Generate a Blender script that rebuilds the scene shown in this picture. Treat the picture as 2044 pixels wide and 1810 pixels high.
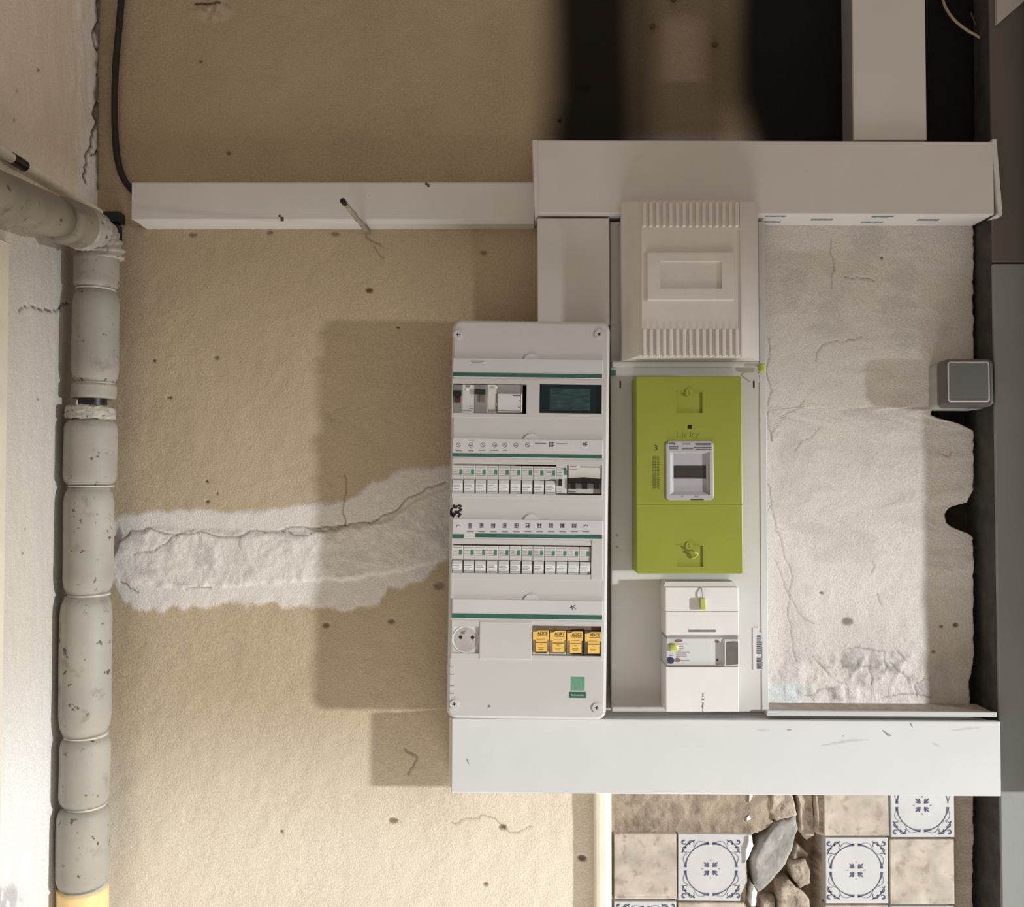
import bpy, bmesh, math, random
import numpy as np
from mathutils import Vector, Matrix
random.seed(7); rng = np.random.default_rng(11)
PI = math.pi
for o in list(bpy.data.objects): bpy.data.objects.remove(o)
sc = bpy.context.scene; C = sc.collection

# ------------------------------------------------------------------ camera
D, F, CX, CY = 1.40, 1750.0, 1022.0, 905.0
PITCH = math.radians(1.5); cs, sn = math.cos(PITCH), math.sin(PITCH)
cd = bpy.data.cameras.new('camera'); cam = bpy.data.objects.new('camera', cd); C.objects.link(cam)
cam.location = (0, -D, 0); cam.rotation_euler = (PI/2 + PITCH, 0, 0)
cd.sensor_fit = 'HORIZONTAL'; cd.sensor_width = 36; cd.lens = 36*F/2044; cd.clip_start = .02
sc.camera = cam
# ------------------------------------------------------------------ world, lights, exposure
wd = bpy.data.worlds.new('world'); sc.world = wd; wd.use_nodes = True
wd.node_tree.nodes['Background'].inputs[0].default_value = (1.0, .845, .70, 1)
wd.node_tree.nodes['Background'].inputs[1].default_value = .345
def area(name, loc, target, sx, sy, power, col, shape='RECTANGLE'):
    l = bpy.data.lights.new(name, 'AREA'); l.shape = shape; l.size = sx
    if shape == 'RECTANGLE': l.size_y = sy
    l.energy = power; l.color = col
    o = bpy.data.objects.new(name, l); C.objects.link(o); o.location = loc
    o.rotation_euler = (Vector(target)-Vector(loc)).to_track_quat('-Z', 'Y').to_euler()
    return o
kl = bpy.data.lights.new('work_lamp', 'SPOT'); kl.energy = 1130; kl.color = (.96, .99, 1); kl.shadow_soft_size = .085
kl.spot_size = math.radians(33); kl.spot_blend = 1.0
ko = bpy.data.objects.new('work_lamp', kl); C.objects.link(ko); ko.location = (4.0, -1.95, -.12)
ko.rotation_euler = (Vector((-.52, 0, -.88))-ko.location).to_track_quat('-Z', 'Y').to_euler()
area('low_fill_light', (.30, -.62, -2.0), (.15, -.15, .2), 1.3, .7, 24, (1, .98, .95))  # added fill from below, lifting the undersides like floor bounce
sc.view_settings.view_transform = 'Standard'; sc.view_settings.look = 'None'
sc.view_settings.gamma = 1; sc.view_settings.use_curve_mapping = False
sc.view_settings.exposure = 0.0
sc.cycles.use_denoising = True

# ------------------------------------------------------------------ measuring helpers
def W(px, py, y):
    dx, u = px-CX, CY-py
    d = (dx, F*cs-u*sn, F*sn+u*cs); t = (y+D)/d[1]
    return Vector((d[0]*t, y, d[2]*t))
def proj(x, y, z):
    ry = y+D; dep = ry*cs+z*sn; v = -ry*sn+z*cs
    return CX+F*x/dep, CY-F*v/dep
class Fr:                                    # a thing hung slightly out of true
    def __init__(s, px, py, y, deg):
        s.o = W(px, py, y); s.a = math.radians(deg)
    def p(s, px, py, y):
        w = W(px, py, y); dx, dz = w.x-s.o.x, w.z-s.o.z; c, n = math.cos(s.a), math.sin(s.a)
        return Vector((s.o.x+dx*c-dz*n, y, s.o.z+dx*n+dz*c))
F0 = Fr(CX, CY, 0, 0)
def R(a, b, c, d, y, fr=F0):                 # photo rectangle -> x0,x1,z0,z1 on the plane y
    my, mx = (b+d)/2, (a+c)/2
    return fr.p(a, my, y).x, fr.p(c, my, y).x, fr.p(mx, d, y).z, fr.p(mx, b, y).z

# ------------------------------------------------------------------ materials
MATS = {}
def mat(name, col, rough=.5, var=.05, scale=25, bump=0., bscale=300, spots=None, spec=.4, metal=0, stretch=None):
    m = bpy.data.materials.new(name); m.use_nodes = True; MATS[name] = m
    nt = m.node_tree; n = nt.nodes; L = nt.links; b = n['Principled BSDF']
    b.inputs['Roughness'].default_value = rough; b.inputs['Specular IOR Level'].default_value = spec
    b.inputs['Metallic'].default_value = metal
    tc = n.new('ShaderNodeTexCoord'); src = tc.outputs['Object']
    if stretch:
        mp = n.new('ShaderNodeMapping'); mp.inputs['Scale'].default_value = stretch; L.new(src, mp.inputs[0]); src = mp.outputs[0]
    nz = n.new('ShaderNodeTexNoise'); nz.inputs['Scale'].default_value = scale; nz.inputs['Detail'].default_value = 6
    L.new(src, nz.inputs['Vector'])
    rp = n.new('ShaderNodeValToRGB'); c = Vector(col)
    rp.color_ramp.elements[0].position = .3; rp.color_ramp.elements[1].position = .7
    rp.color_ramp.elements[0].color = (*(c*(1-var)), 1); rp.color_ramp.elements[1].color = (*[min(1, q*(1+var)) for q in c], 1)
    L.new(nz.outputs['Fac'], rp.inputs[0]); out = rp.outputs[0]
    if spots:
        for (scol, sscale, th, wdt) in spots:
            sp = n.new('ShaderNodeTexNoise'); sp.inputs['Scale'].default_value = sscale; sp.inputs['Detail'].default_value = 4
            sp.inputs['Roughness'].default_value = .6
            L.new(src, sp.inputs['Vector'])
            mr = n.new('ShaderNodeMapRange'); mr.inputs[1].default_value = th; mr.inputs[2].default_value = th+wdt
            L.new(sp.outputs['Fac'], mr.inputs[0])
            mx = n.new('ShaderNodeMix'); mx.data_type = 'RGBA'
            L.new(mr.outputs[0], mx.inputs['Factor']); L.new(out, mx.inputs['A']); mx.inputs['B'].default_value = (*scol, 1)
            out = mx.outputs['Result']
    L.new(out, b.inputs['Base Color'])
    if bump:
        bn = n.new('ShaderNodeTexNoise'); bn.inputs['Scale'].default_value = bscale; bn.inputs['Detail'].default_value = 3
        L.new(tc.outputs['Object'], bn.inputs['Vector'])
        bp = n.new('ShaderNodeBump'); bp.inputs['Strength'].default_value = bump; bp.inputs['Distance'].default_value = .002
        L.new(bn.outputs['Fac'], bp.inputs['Height']); L.new(bp.outputs[0], b.inputs['Normal'])
    return m
def wallmat(name, fine=.16, bump=.5, bscale=330):
    m = bpy.data.materials.new(name); m.use_nodes = True
    nt = m.node_tree; n = nt.nodes; L = nt.links; b = n['Principled BSDF']
    b.inputs['Roughness'].default_value = .9; b.inputs['Specular IOR Level'].default_value = .15
    at = n.new('ShaderNodeAttribute'); at.attribute_name = 'tone'
    tc = n.new('ShaderNodeTexCoord')
    nz = n.new('ShaderNodeTexNoise'); nz.inputs['Scale'].default_value = 430; nz.inputs['Detail'].default_value = 5
    L.new(tc.outputs['Object'], nz.inputs['Vector'])
    mr = n.new('ShaderNodeMapRange'); mr.inputs[1].default_value = .25; mr.inputs[2].default_value = .75
    mr.inputs[3].default_value = 1-fine; mr.inputs[4].default_value = 1+fine
    L.new(nz.outputs['Fac'], mr.inputs[0])
    sc_ = n.new('ShaderNodeVectorMath'); sc_.operation = 'SCALE'
    L.new(at.outputs['Color'], sc_.inputs[0]); L.new(mr.outputs[0], sc_.inputs['Scale'])
    L.new(sc_.outputs[0], b.inputs['Base Color'])
    bn = n.new('ShaderNodeTexNoise'); bn.inputs['Scale'].default_value = bscale; bn.inputs['Detail'].default_value = 4
    L.new(tc.outputs['Object'], bn.inputs['Vector'])
    bp = n.new('ShaderNodeBump'); bp.inputs['Strength'].default_value = bump; bp.inputs['Distance'].default_value = .0025
    L.new(bn.outputs['Fac'], bp.inputs['Height']); L.new(bp.outputs[0], b.inputs['Normal'])
    return m
dirt = (.22, .19, .16)
PL = mat('white_plastic', (.70, .67, .645), .42, .03, 14, .05, 500, [(dirt, 26, .735, .05), (dirt, 150, .75, .03)])
PLB = mat('white_plastic_clean', (.585, .585, .575), .38, .02, 14, .04, 700)
BRD = mat('board_plastic', (.52, .50, .475), .38, .02, 14, .04, 700)
PLG = mat('grey_white_plastic', (.62, .60, .56), .4, .03, 20)
PLD = mat('dusty_plastic', (.40, .35, .30), .8, .2, 60, .2, 300)
EMB = mat('moulded_plastic', (.66, .61, .57), .5, .03, 40, .12, 900)
STRIP = mat('clear_label_strip', (.55, .535, .535), .22, .05, 12)
GRN = mat('green_stripe', (.035, .115, .085), .35, .08, 60)
GRT = mat('green_tag', (.06, .20, .13), .4, .15, 300)
GRS = mat('green_sticker', (.12, .28, .18), .5, .1, 200)
LIME = mat('lime_plastic', (.27, .29, .04), .38, .03, 30, .05, 800)
LIMED = mat('lime_plastic_dark', (.22, .26, .02), .5, .05, 60)
SEAL = mat('lime_seal', (.44, .46, .11), .3, .15, 200)
BLK = mat('black_plastic', (.012, .011, .011), .4, .1, 50)
DRK = mat('dark_recess', (.02, .019, .018), .7, .1, 50)
INK = mat('printed_ink', (.07, .065, .065), .6, .1, 200)
INKG = mat('grey_ink', (.21, .20, .19), .6, .1, 200)
INKB = mat('blue_ink', (.16, .25, .30), .6, .1, 200)
MARK = mat('marker_ink', (.012, .006, .012), .5, .1, 200)
LCD = mat('lcd_glass', (.042, .042, .032), .25, .05, 60)
TEAL = mat('dark_teal_glass', (.004, .016, .018), .12, .1, 40)
TEAL2 = mat('teal_screen', (.022, .055, .058), .3, .5, 60, 0, 1, None, .5, 0, (1, 1, 5))
YEL = mat('yellow_cartridge', (.80, .50, .11), .45, .05, 60)
BRN = mat('brown_body', (.17, .125, .10), .5, .1, 60)
RED = mat('dark_red', (.09, .015, .012), .4, .1, 60)
BLUE = mat('navy_button', (.03, .04, .09), .4, .1, 60)
MAUVE = mat('mauve_button', (.24, .13, .13), .4, .1, 60)
GRY = mat('grey_plastic', (.27, .26, .25), .45, .06, 60)
LED = mat('pale_led', (.85, .9, .6), .3, .02, 60)
METAL = mat('screw_metal', (.55, .52, .49), .35, .05, 60, 0, 1, None, .5, .4)
FOAM = mat('pipe_foam', (.30, .28, .24), .6, .10, 18, .15, 160, [((.08, .065, .05), 70, .635, .05), ((.20, .17, .14), 24, .58, .14)])
FOAMB = mat('dusty_pipe_foam', (.235, .205, .16), .7, .15, 18, .2, 160, [((.07, .05, .04), 60, .62, .06), ((.15, .115, .09), 22, .58, .14)])
FOAMT = mat('torn_foam', (.38, .35, .295), .8, .2, 70, .8, 120, [((.12, .10, .08), 90, .62, .05)])
TIE = mat('cable_tie', (.50, .47, .41), .5, .05, 60)
BARE = mat('yellow_pipe', (.78, .54, .25), .5, .10, 30, .1, 200, [((.25, .16, .08), 80, .7, .05)])
CABW = mat('white_cable_sheath', (.74, .68, .56), .6, .12, 60, .3, 200)
CABB = mat('black_cable_sheath', (.016, .013, .011), .5, .1, 60)
WIRE = mat('ochre_wire', (.42, .34, .22), .6, .2, 60)
ROD = mat('weathered_rod', (.30, .26, .20), .8, .4, 150, .6, 200)
RUST = mat('rust', (.10, .05, .025), .8, .3, 200)
BOXG = mat('pale_grey_green_box', (.36, .37, .33), .45, .05, 60)
BOXD = mat('dark_grey_frame', (.105, .10, .095), .35, .08, 60)
ROCK = mat('rocker_grey', (.125, .125, .125), .45, .04, 60)
CHR = mat('bright_edge', (.62, .61, .59), .25, .03, 60)
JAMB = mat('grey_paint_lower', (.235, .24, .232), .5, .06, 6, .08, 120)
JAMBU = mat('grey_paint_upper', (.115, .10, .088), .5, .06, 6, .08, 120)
PALE = mat('lit_patch_paint', (.46, .42, .39), .6, .05, 20)
ROUGHD = mat('dark_masonry', (.045, .037, .03), .95, .5, 40, 1., 90)
TILE = mat('glazed_tile', (.54, .535, .52), .3, .05, 25, .05, 90)
TILEP = mat('mottled_tile', (.47, .415, .345), .4, .20, 40, .15, 120, [((.35, .28, .215), 55, .53, .12)])
TINK = mat('tile_blue', (.085, .095, .16), .35, .3, 120)
TINKL = mat('tile_blue_light', (.24, .26, .33), .35, .3, 120)
STN = mat('grey_stone', (.31, .29, .265), .9, .2, 40, .7, 130, [((.47, .40, .31), 24, .55, .06)])
STNB = mat('beige_stone', (.37, .305, .24), .9, .3, 60, 1., 140, [((.2, .15, .1), 90, .64, .05)])
CREAM = mat('cream_paint', (.80, .74, .60), .6, .04, 30, .15, 300)
SHARD = mat('white_ceramic', (.85, .83, .80), .5, .03, 60)

# ------------------------------------------------------------------ object helpers
ORG = {}
def root_org(p): return ORG.get(p.name) if p else None
def tag(o, label=None, cat=None, group=None, kind=None):
    if label: o['label'] = label
    if cat: o['category'] = cat
    if group: o['group'] = group
    if kind: o['kind'] = kind
    return o
def thing(name, org, label, cat, group=None, deg=0):
    o = bpy.data.objects.new(name, None); C.objects.link(o); o.empty_display_size = .02
    o.location = org; o.rotation_euler = (0, math.radians(deg), 0); ORG[o.name] = Vector(org)
    return tag(o, label, cat, group)
def obj(name, bm, m, parent=None, label=None, smooth=False, group=None, cat=None, kind=None):
    me = bpy.data.meshes.new(name)
    bm.normal_update()
    if parent is not None: org = ORG[parent.name]
    else:
        lo = [min(v.co[i] for v in bm.verts) for i in range(3)]; hi = [max(v.co[i] for v in bm.verts) for i in range(3)]
        org = Vector([(a+b)/2 for a, b in zip(lo, hi)])
    bmesh.ops.translate(bm, vec=-org, verts=bm.verts)
    bm.to_mesh(me); bm.free()
    if smooth:
        for p in me.polygons: p.use_smooth = True
    me.materials.append(m)
    o = bpy.data.objects.new(name, me); C.objects.link(o); ORG[o.name] = org
    if parent is not None: o.parent = parent
    else: o.location = org
    return tag(o, label, cat, group, kind)
def B(): return bmesh.new()
def box(bm, x0, x1, y0, y1, z0, z1, bev=0, seg=2, only=None):
    g = bmesh.ops.create_cube(bm, size=1); vs = g['verts']
    for v in vs:
        v.co = Vector(((x0+x1)/2+v.co.x*(x1-x0), (y0+y1)/2+v.co.y*(y1-y0), (z0+z1)/2+v.co.z*(z1-z0)))
    if bev:
        es = {e for v in vs for e in v.link_edges}
        if only == 'y': es = {e for e in es if abs((e.verts[0].co-e.verts[1].co).y) > 1e-6}
        if only == 'front':
            ym = min(y0, y1); es = {e for e in es if all(abs(v.co.y-ym) < 1e-6 for v in e.verts)}
        bmesh.ops.bevel(bm, geom=list(es), offset=bev, segments=seg, profile=.5, affect='EDGES', clamp_overlap=True)
    return bm
def rbox(bm, x0, x1, yf, yb, z0, z1, rc, rf, seg=4):      # box with rounded upright corners and a softened front rim
    vs0 = set(bm.verts)
    box(bm, x0, x1, yf, yb, z0, z1, rc, seg, 'y')
    if rf:
        es = [e for e in bm.edges if e.verts[0] not in vs0 and all(abs(v.co.y-yf) < 1e-6 for v in e.verts)]
        bmesh.ops.bevel(bm, geom=es, offset=rf, segments=2, profile=.5, affect='EDGES', clamp_overlap=True)
    return bm
def pbox(bm, rect, yf, yb, fr=F0, bev=0, at=None):         # photo rectangle (seen on the plane at, default yf) -> box
    x0, x1, z0, z1 = R(*rect, yf if at is None else at, fr)
    return box(bm, x0, x1, yf, yb, z0, z1, bev)
def prism(bm, pts, yf, yb):                                # polygon in x,z extruded in y
    f = [bm.verts.new((x, yf, z)) for x, z in pts]; b = [bm.verts.new((x, yb, z)) for x, z in pts]
    n = len(pts); bm.faces.new(f); bm.faces.new(b[::-1])
    for i in range(n): bm.faces.new((f[i], b[i], b[(i+1) % n], f[(i+1) % n]))
    bmesh.ops.recalc_face_normals(bm, faces=bm.faces); return bm
def cyl(bm, c, r, yf, yb, n=20, r2=None):
    M = Matrix.Translation((c[0], (yf+yb)/2, c[1])) @ Matrix.Rotation(PI/2, 4, 'X')
    bmesh.ops.create_cone(bm, cap_ends=True, segments=n, radius1=r2 if r2 else r, radius2=r, depth=abs(yb-yf), matrix=M @ Matrix.Scale(1, 4))
    return bm
def tube(bm, pts, r, n=10, cap=True):
    pts = [Vector(p) for p in pts]; rings = []
    up = Vector((.31, .77, .55))
    for i, p in enumerate(pts):
        t = (pts[min(i+1, len(pts)-1)]-pts[max(i-1, 0)]).normalized()
        a = t.cross(up).normalized(); b = t.cross(a).normalized()
        rr = r[i] if isinstance(r, (list, tuple)) else r
        rings.append([bm.verts.new(p+a*rr*math.cos(2*PI*k/n)+b*rr*math.sin(2*PI*k/n)) for k in range(n)])
    for a, b in zip(rings, rings[1:]):
        for k in range(n): bm.faces.new((a[k], a[(k+1) % n], b[(k+1) % n], b[k]))
    if cap: bm.faces.new(rings[0]); bm.faces.new(rings[-1])
    bmesh.ops.recalc_face_normals(bm, faces=bm.faces); return bm
def smooth_path(pts, k=6):
    pts = [Vector(p) for p in pts]; out = []
    for i in range(len(pts)-1):
        p0, p1, p2, p3 = pts[max(i-1, 0)], pts[i], pts[i+1], pts[min(i+2, len(pts)-1)]
        for j in range(k):
            t = j/k
            out.append(.5*((2*p1)+(p2-p0)*t+(2*p0-5*p1+4*p2-p3)*t*t+(3*p1-p0-3*p2+p3)*t**3))
    return out+[pts[-1]]
def ribbon(bm, pts, w, yf, th=.0003):                      # flat inked stroke in x,z
    pts = [Vector((p[0], p[1])) for p in pts]; n = len(pts); l, r = [], []
    for i, p in enumerate(pts):
        t = (pts[min(i+1, n-1)]-pts[max(i-1, 0)]); t = t.normalized() if t.length else Vector((1, 0))
        q = Vector((-t.y, t.x))*((w[i] if isinstance(w, (list, tuple)) else w)/2)
        l.append(p+q); r.append(p-q)
    for i in range(n-1):
        a = [l[i], l[i+1], r[i+1], r[i]]
        try: bm.faces.new([bm.verts.new((v.x, yf, v.y)) for v in a])
        except ValueError: pass
    return bm
def solid(bm, th=.0003):
    bmesh.ops.remove_doubles(bm, verts=bm.verts, dist=1e-6)
    fs = list(bm.faces)
    bmesh.ops.recalc_face_normals(bm, faces=fs)
    for f in fs:
        if f.normal.y > 0: f.normal_flip()
    g = bmesh.ops.extrude_face_region(bm, geom=fs)
    bmesh.ops.translate(bm, vec=(0, -th, 0), verts=[e for e in g['geom'] if isinstance(e, bmesh.types.BMVert)])
    return bm
def cut(o, boxes):                                         # boxes in world frame
    bm = B(); org = ORG[o.name]
    for b in boxes: box(bm, *b)
    bmesh.ops.translate(bm, vec=-org, verts=bm.verts)
    me = bpy.data.meshes.new('tmp'); bm.to_mesh(me); bm.free(); t = bpy.data.objects.new('tmp', me); C.objects.link(t)
    t.parent = o.parent
    if o.parent is None: t.location = o.location
    md = o.modifiers.new('b', 'BOOLEAN'); md.operation = 'DIFFERENCE'; md.solver = 'EXACT'; md.object = t
    bpy.context.view_layer.update()
    dg = bpy.context.evaluated_depsgraph_get()
    new = bpy.data.meshes.new_from_object(o.evaluated_get(dg)); old = o.data
    o.modifiers.clear(); o.data = new; new.name = o.name
    bpy.data.objects.remove(t); bpy.data.meshes.remove(me); bpy.data.meshes.remove(old)
def text(bm, s, x0, x1, z0, z1, y, th=.0003, fit=True):    # lettering that fills the rectangle, facing -y
    cu = bpy.data.curves.new('t', 'FONT'); cu.body = s; cu.resolution_u = 2; cu.extrude = th/2
    o = bpy.data.objects.new('t', cu); C.objects.link(o); bpy.context.view_layer.update()
    me = bpy.data.meshes.new_from_object(o.evaluated_get(bpy.context.evaluated_depsgraph_get()))
    bpy.data.objects.remove(o); bpy.data.curves.remove(cu)
    co = [v.co.copy() for v in me.vertices]
    ax, bx = min(c.x for c in co), max(c.x for c in co); ay, by = min(c.y for c in co), max(c.y for c in co)
    kx, kz = (x1-x0)/(bx-ax), (z1-z0)/(by-ay)
    vs = [bm.verts.new((x0+(c.x-ax)*kx, y-c.z-th/2, z0+(c.y-ay)*kz)) for c in co]
    for p in me.polygons:
        try: bm.faces.new([vs[i] for i in p.vertices])
        except ValueError: pass
    bpy.data.meshes.remove(me); return bm
def ptext(bm, s, rect, y, fr=F0): return text(bm, s, *R(*rect, y, fr), y)
def copy(o, parent=None, dx=0, dz=0):
    c = o.copy(); C.objects.link(c); c.parent = parent if parent else o.parent
    c.location = o.location+Vector((dx, 0, dz)); ORG[c.name] = ORG[o.name]
    for k in [q for q in bpy.data.objects if q.parent == o]:
        d = k.copy(); C.objects.link(d); d.parent = c; ORG[d.name] = ORG[k.name]
    return c

# ------------------------------------------------------------------ noise and masks for the plaster
def fbm(shape, cells, octaves=4, gain=.5, asp=1.):
    out = np.zeros(shape); amp = 1.; tot = 0.
    for _ in range(octaves):
        gy, gx = max(2, int(cells)), max(2, int(cells*asp))
        g = rng.random((gy+2, gx+2)); yy = np.linspace(0, gy, shape[0]); xx = np.linspace(0, gx, shape[1])
        i = np.minimum(yy.astype(int), gy); j = np.minimum(xx.astype(int), gx); fy = yy-i; fx = xx-j
        fy = (fy*fy*(3-2*fy))[:, None]; fx = (fx*fx*(3-2*fx))[None]
        a, b = g[np.ix_(i, j)], g[np.ix_(i, j+1)]; c, d = g[np.ix_(i+1, j)], g[np.ix_(i+1, j+1)]
        out += amp*((a*(1-fx)+b*fx)*(1-fy)+(c*(1-fx)+d*fx)*fy); tot += amp; amp *= gain; cells *= 2
    return out/tot
def ss(a, b, x):
    t = np.clip((x-a)/(b-a), 0, 1); return t*t*(3-2*t)
def wiggle(pts, amp, depth=3):
    pts = [np.array(p, float) for p in pts]
    for _ in range(depth):
        q = [pts[0]]
        for a, b in zip(pts, pts[1:]):
            d = b-a; n = np.array([-d[1], d[0]]); q += [(a+b)/2+n*rng.uniform(-amp, amp), b]
        pts = q
    return pts
def stroke(PX, PY, pts, w, soft=2.):
    m = np.zeros(PX.shape)
    for a, b in zip(pts, pts[1:]):
        lo, hi = np.minimum(a, b)-w-soft*2, np.maximum(a, b)+w+soft*2
        s = (PX > lo[0]) & (PX < hi[0]) & (PY > lo[1]) & (PY < hi[1])
        if not s.any(): continue
        d = b-a; L = max(d@d, 1e-9); x, y = PX[s]-a[0], PY[s]-a[1]; t = np.clip((x*d[0]+y*d[1])/L, 0, 1)
        r = np.hypot(x-t*d[0], y-t*d[1]); m[s] = np.maximum(m[s], 1-ss(w-soft*.5, w+soft, r))
    return m
def blob(PX, PY, x, y, rx, ry, soft=.6):
    r = np.hypot((PX-x)/rx, (PY-y)/ry); return 1-ss(1-soft, 1+soft*.3, r)
def grid_mesh(name, P, tone, m, kind='structure'):
    nz, nx = P.shape[:2]; me = bpy.data.meshes.new(name)
    idx = np.arange(nz*nx).reshape(nz, nx)
    q = np.stack([idx[:-1, :-1], idx[:-1, 1:], idx[1:, 1:], idx[1:, :-1]], -1).reshape(-1, 4)
    me.vertices.add(nz*nx); me.vertices.foreach_set('co', P.reshape(-1).astype(np.float32))
    me.loops.add(q.size); me.loops.foreach_set('vertex_index', q.reshape(-1).astype(np.int32))
    me.polygons.add(len(q)); me.polygons.foreach_set('loop_start', np.arange(0, q.size, 4, dtype=np.int32))
    me.update(calc_edges=True); me.validate()
    me.polygons.foreach_set('use_smooth', np.ones(len(q), bool))
    at = me.attributes.new('tone', 'FLOAT_COLOR', 'POINT')
    at.data.foreach_set('color', np.concatenate([np.clip(tone, .004, .95), np.ones((nz, nx, 1))], -1).reshape(-1).astype(np.float32))
    me.materials.append(m)
    o = bpy.data.objects.new(name, me); C.objects.link(o); ORG[o.name] = Vector((0, 0, 0))
    return tag(o, kind=kind)
def mixc(a, col, m): return a*(1-m[..., None])+np.array(col)*m[..., None]

# ================================================================== SETTING
# ------------------------------------------------------------------ back wall
NX, NZ = 800, 760
XL = -.682
z = np.linspace(.86, -.80, NZ)
pe = np.array([(-60, 1962), (300, 1962), (450, 1955), (505, 1954), (515, 1957), (600, 1955), (700, 1957), (812, 1952), (818, 1868), (828, 1867), (836, 1886),
               (839, 1902), (846, 1925), (853, 1940), (859, 1953), (880, 1952), (905, 1956), (960, 1957), (975, 1954), (990, 1946), (1003, 1938), (1009, 1914),
               (1014, 1902), (1027, 1896), (1043, 1899), (1052, 1908), (1058, 1924), (1066, 1946), (1078, 1957), (1200, 1959), (1300, 1960), (1320, 1958),
               (1330, 1952), (1345, 1950), (1360, 1944), (1410, 1948), (1600, 1960), (1900, 1962)], float)
_, pyz = proj(0, 0, z)
xe = np.array([W(min(np.interp(p, pe[:, 0], pe[:, 1]), 1953), p, 0).x for p in pyz])+(fbm((NZ, 2), 150, 3)[:, 0]-.5)*.004
u = np.linspace(0, 1, NX)
Xg = XL+(xe[:, None]-XL)*u[None]; Zg = np.repeat(z[:, None], NX, 1)
PX, PY = proj(Xg, 0, Zg)
n1 = fbm((NZ, NX), 5, 5); n2 = fbm((NZ, NX), 24, 4); n3 = fbm((NZ, NX), 90, 3); ns = fbm((NZ, NX), 40, 3, .5, .25)
tan = np.array((.462, .370, .252))
T = np.ones((NZ, NX, 3))*tan*(.86+.22*n1+.12*n2)[..., None]
H = (n1-.5)*.004+(n2-.5)*.0016+(n3-.5)*.0010
T = mixc(T, (.71, .64, .52), ss(1340, 1740, PY)*(PX < 1200)*.95)  # creamier plaster at the bottom left, partly standing in for brighter light
T = mixc(T, (.40, .30, .20), ss(.55, .75, n1)*.25)
# pale plaster to the right of and behind the electrical units
right = ss(1180, 1230, PX)*ss(250, 300, PY)
T = mixc(T, (.68, .635, .595), right)
T = T*(1-.10*(ss(.5, .72, n2)*right)[..., None])
H = H+right*(ns-.5)*.006*.6
# chased and refilled channel running to the pipe
jit = (n3-.5)*26+(n2-.5)*30
up = np.interp(PX, [150, 225, 250, 300, 480, 690, 740, 800, 900], [1040, 1035, 1024, 1020, 1017, 996, 965, 940, 925])+jit*.6
lo = np.interp(PX, [150, 225, 250, 290, 480, 620, 755, 775, 800, 850, 900], [1150, 1165, 1205, 1222, 1208, 1213, 1214, 1180, 1178, 1150, 1108])+jit*.8
band = ss(-5, 9, PY-up)*ss(-5, 9, lo-PY)*(PX < 1000)
T = mixc(T, (.66, .62, .58), band)
cu_ = np.interp(PX, [150, 222, 240, 262, 300, 400, 560, 690, 760, 830, 900], [1180, 1120, 1075, 1060, 1052, 1056, 1062, 1052, 1040, 1000, 968])+(n3-.5)*14
cl_ = np.interp(PX, [150, 225, 262, 300, 400, 560, 700, 800, 900], [1150, 1158, 1166, 1172, 1176, 1166, 1158, 1142, 1120])+(n3-.5)*12
ridge = ss(-1, 8, PY-cu_)*ss(-1, 10, cl_-PY)*(PX < 960)
H = H+ridge*(.0026+.0022*(n3-.5)+.0010*(n2-.5))+band*.0008
T = T*(1-.14*(ridge*ss(.52, .75, n3))[..., None])
for pts, w in (([(236, 1082), (262, 1058), (300, 1054), (400, 1060), (500, 1060), (580, 1052), (690, 1050), (740, 1045), (800, 1010), (850, 975), (890, 962)], 1.3),
               ([(268, 1106), (310, 1098), (345, 1070), (385, 1058)], .8), ([(560, 1060), (620, 1066), (650, 1060), (690, 1048)], 1.0),
               ([(688, 945), (690, 985), (688, 1050)], .9), ([(240, 1160), (262, 1176), (275, 1182)], 1.2), ([(370, 1175), (420, 1172)], 1.2)):
    m = stroke(PX, PY, wiggle(pts, .12), w*.85, 1.6); H -= m*.0018; T = mixc(T, (.20, .135, .09), m*.62)
m = blob(PX, PY, 228, 1100, 16, 60)*(1-ridge); H -= m*.006
T = T*(1-.26*((1-ss(232, 292, PX+(n1-.5)*30))*ss(420, 520, PY))[..., None])   # soft shade beside the pipe, painted into the wall tone
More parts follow.
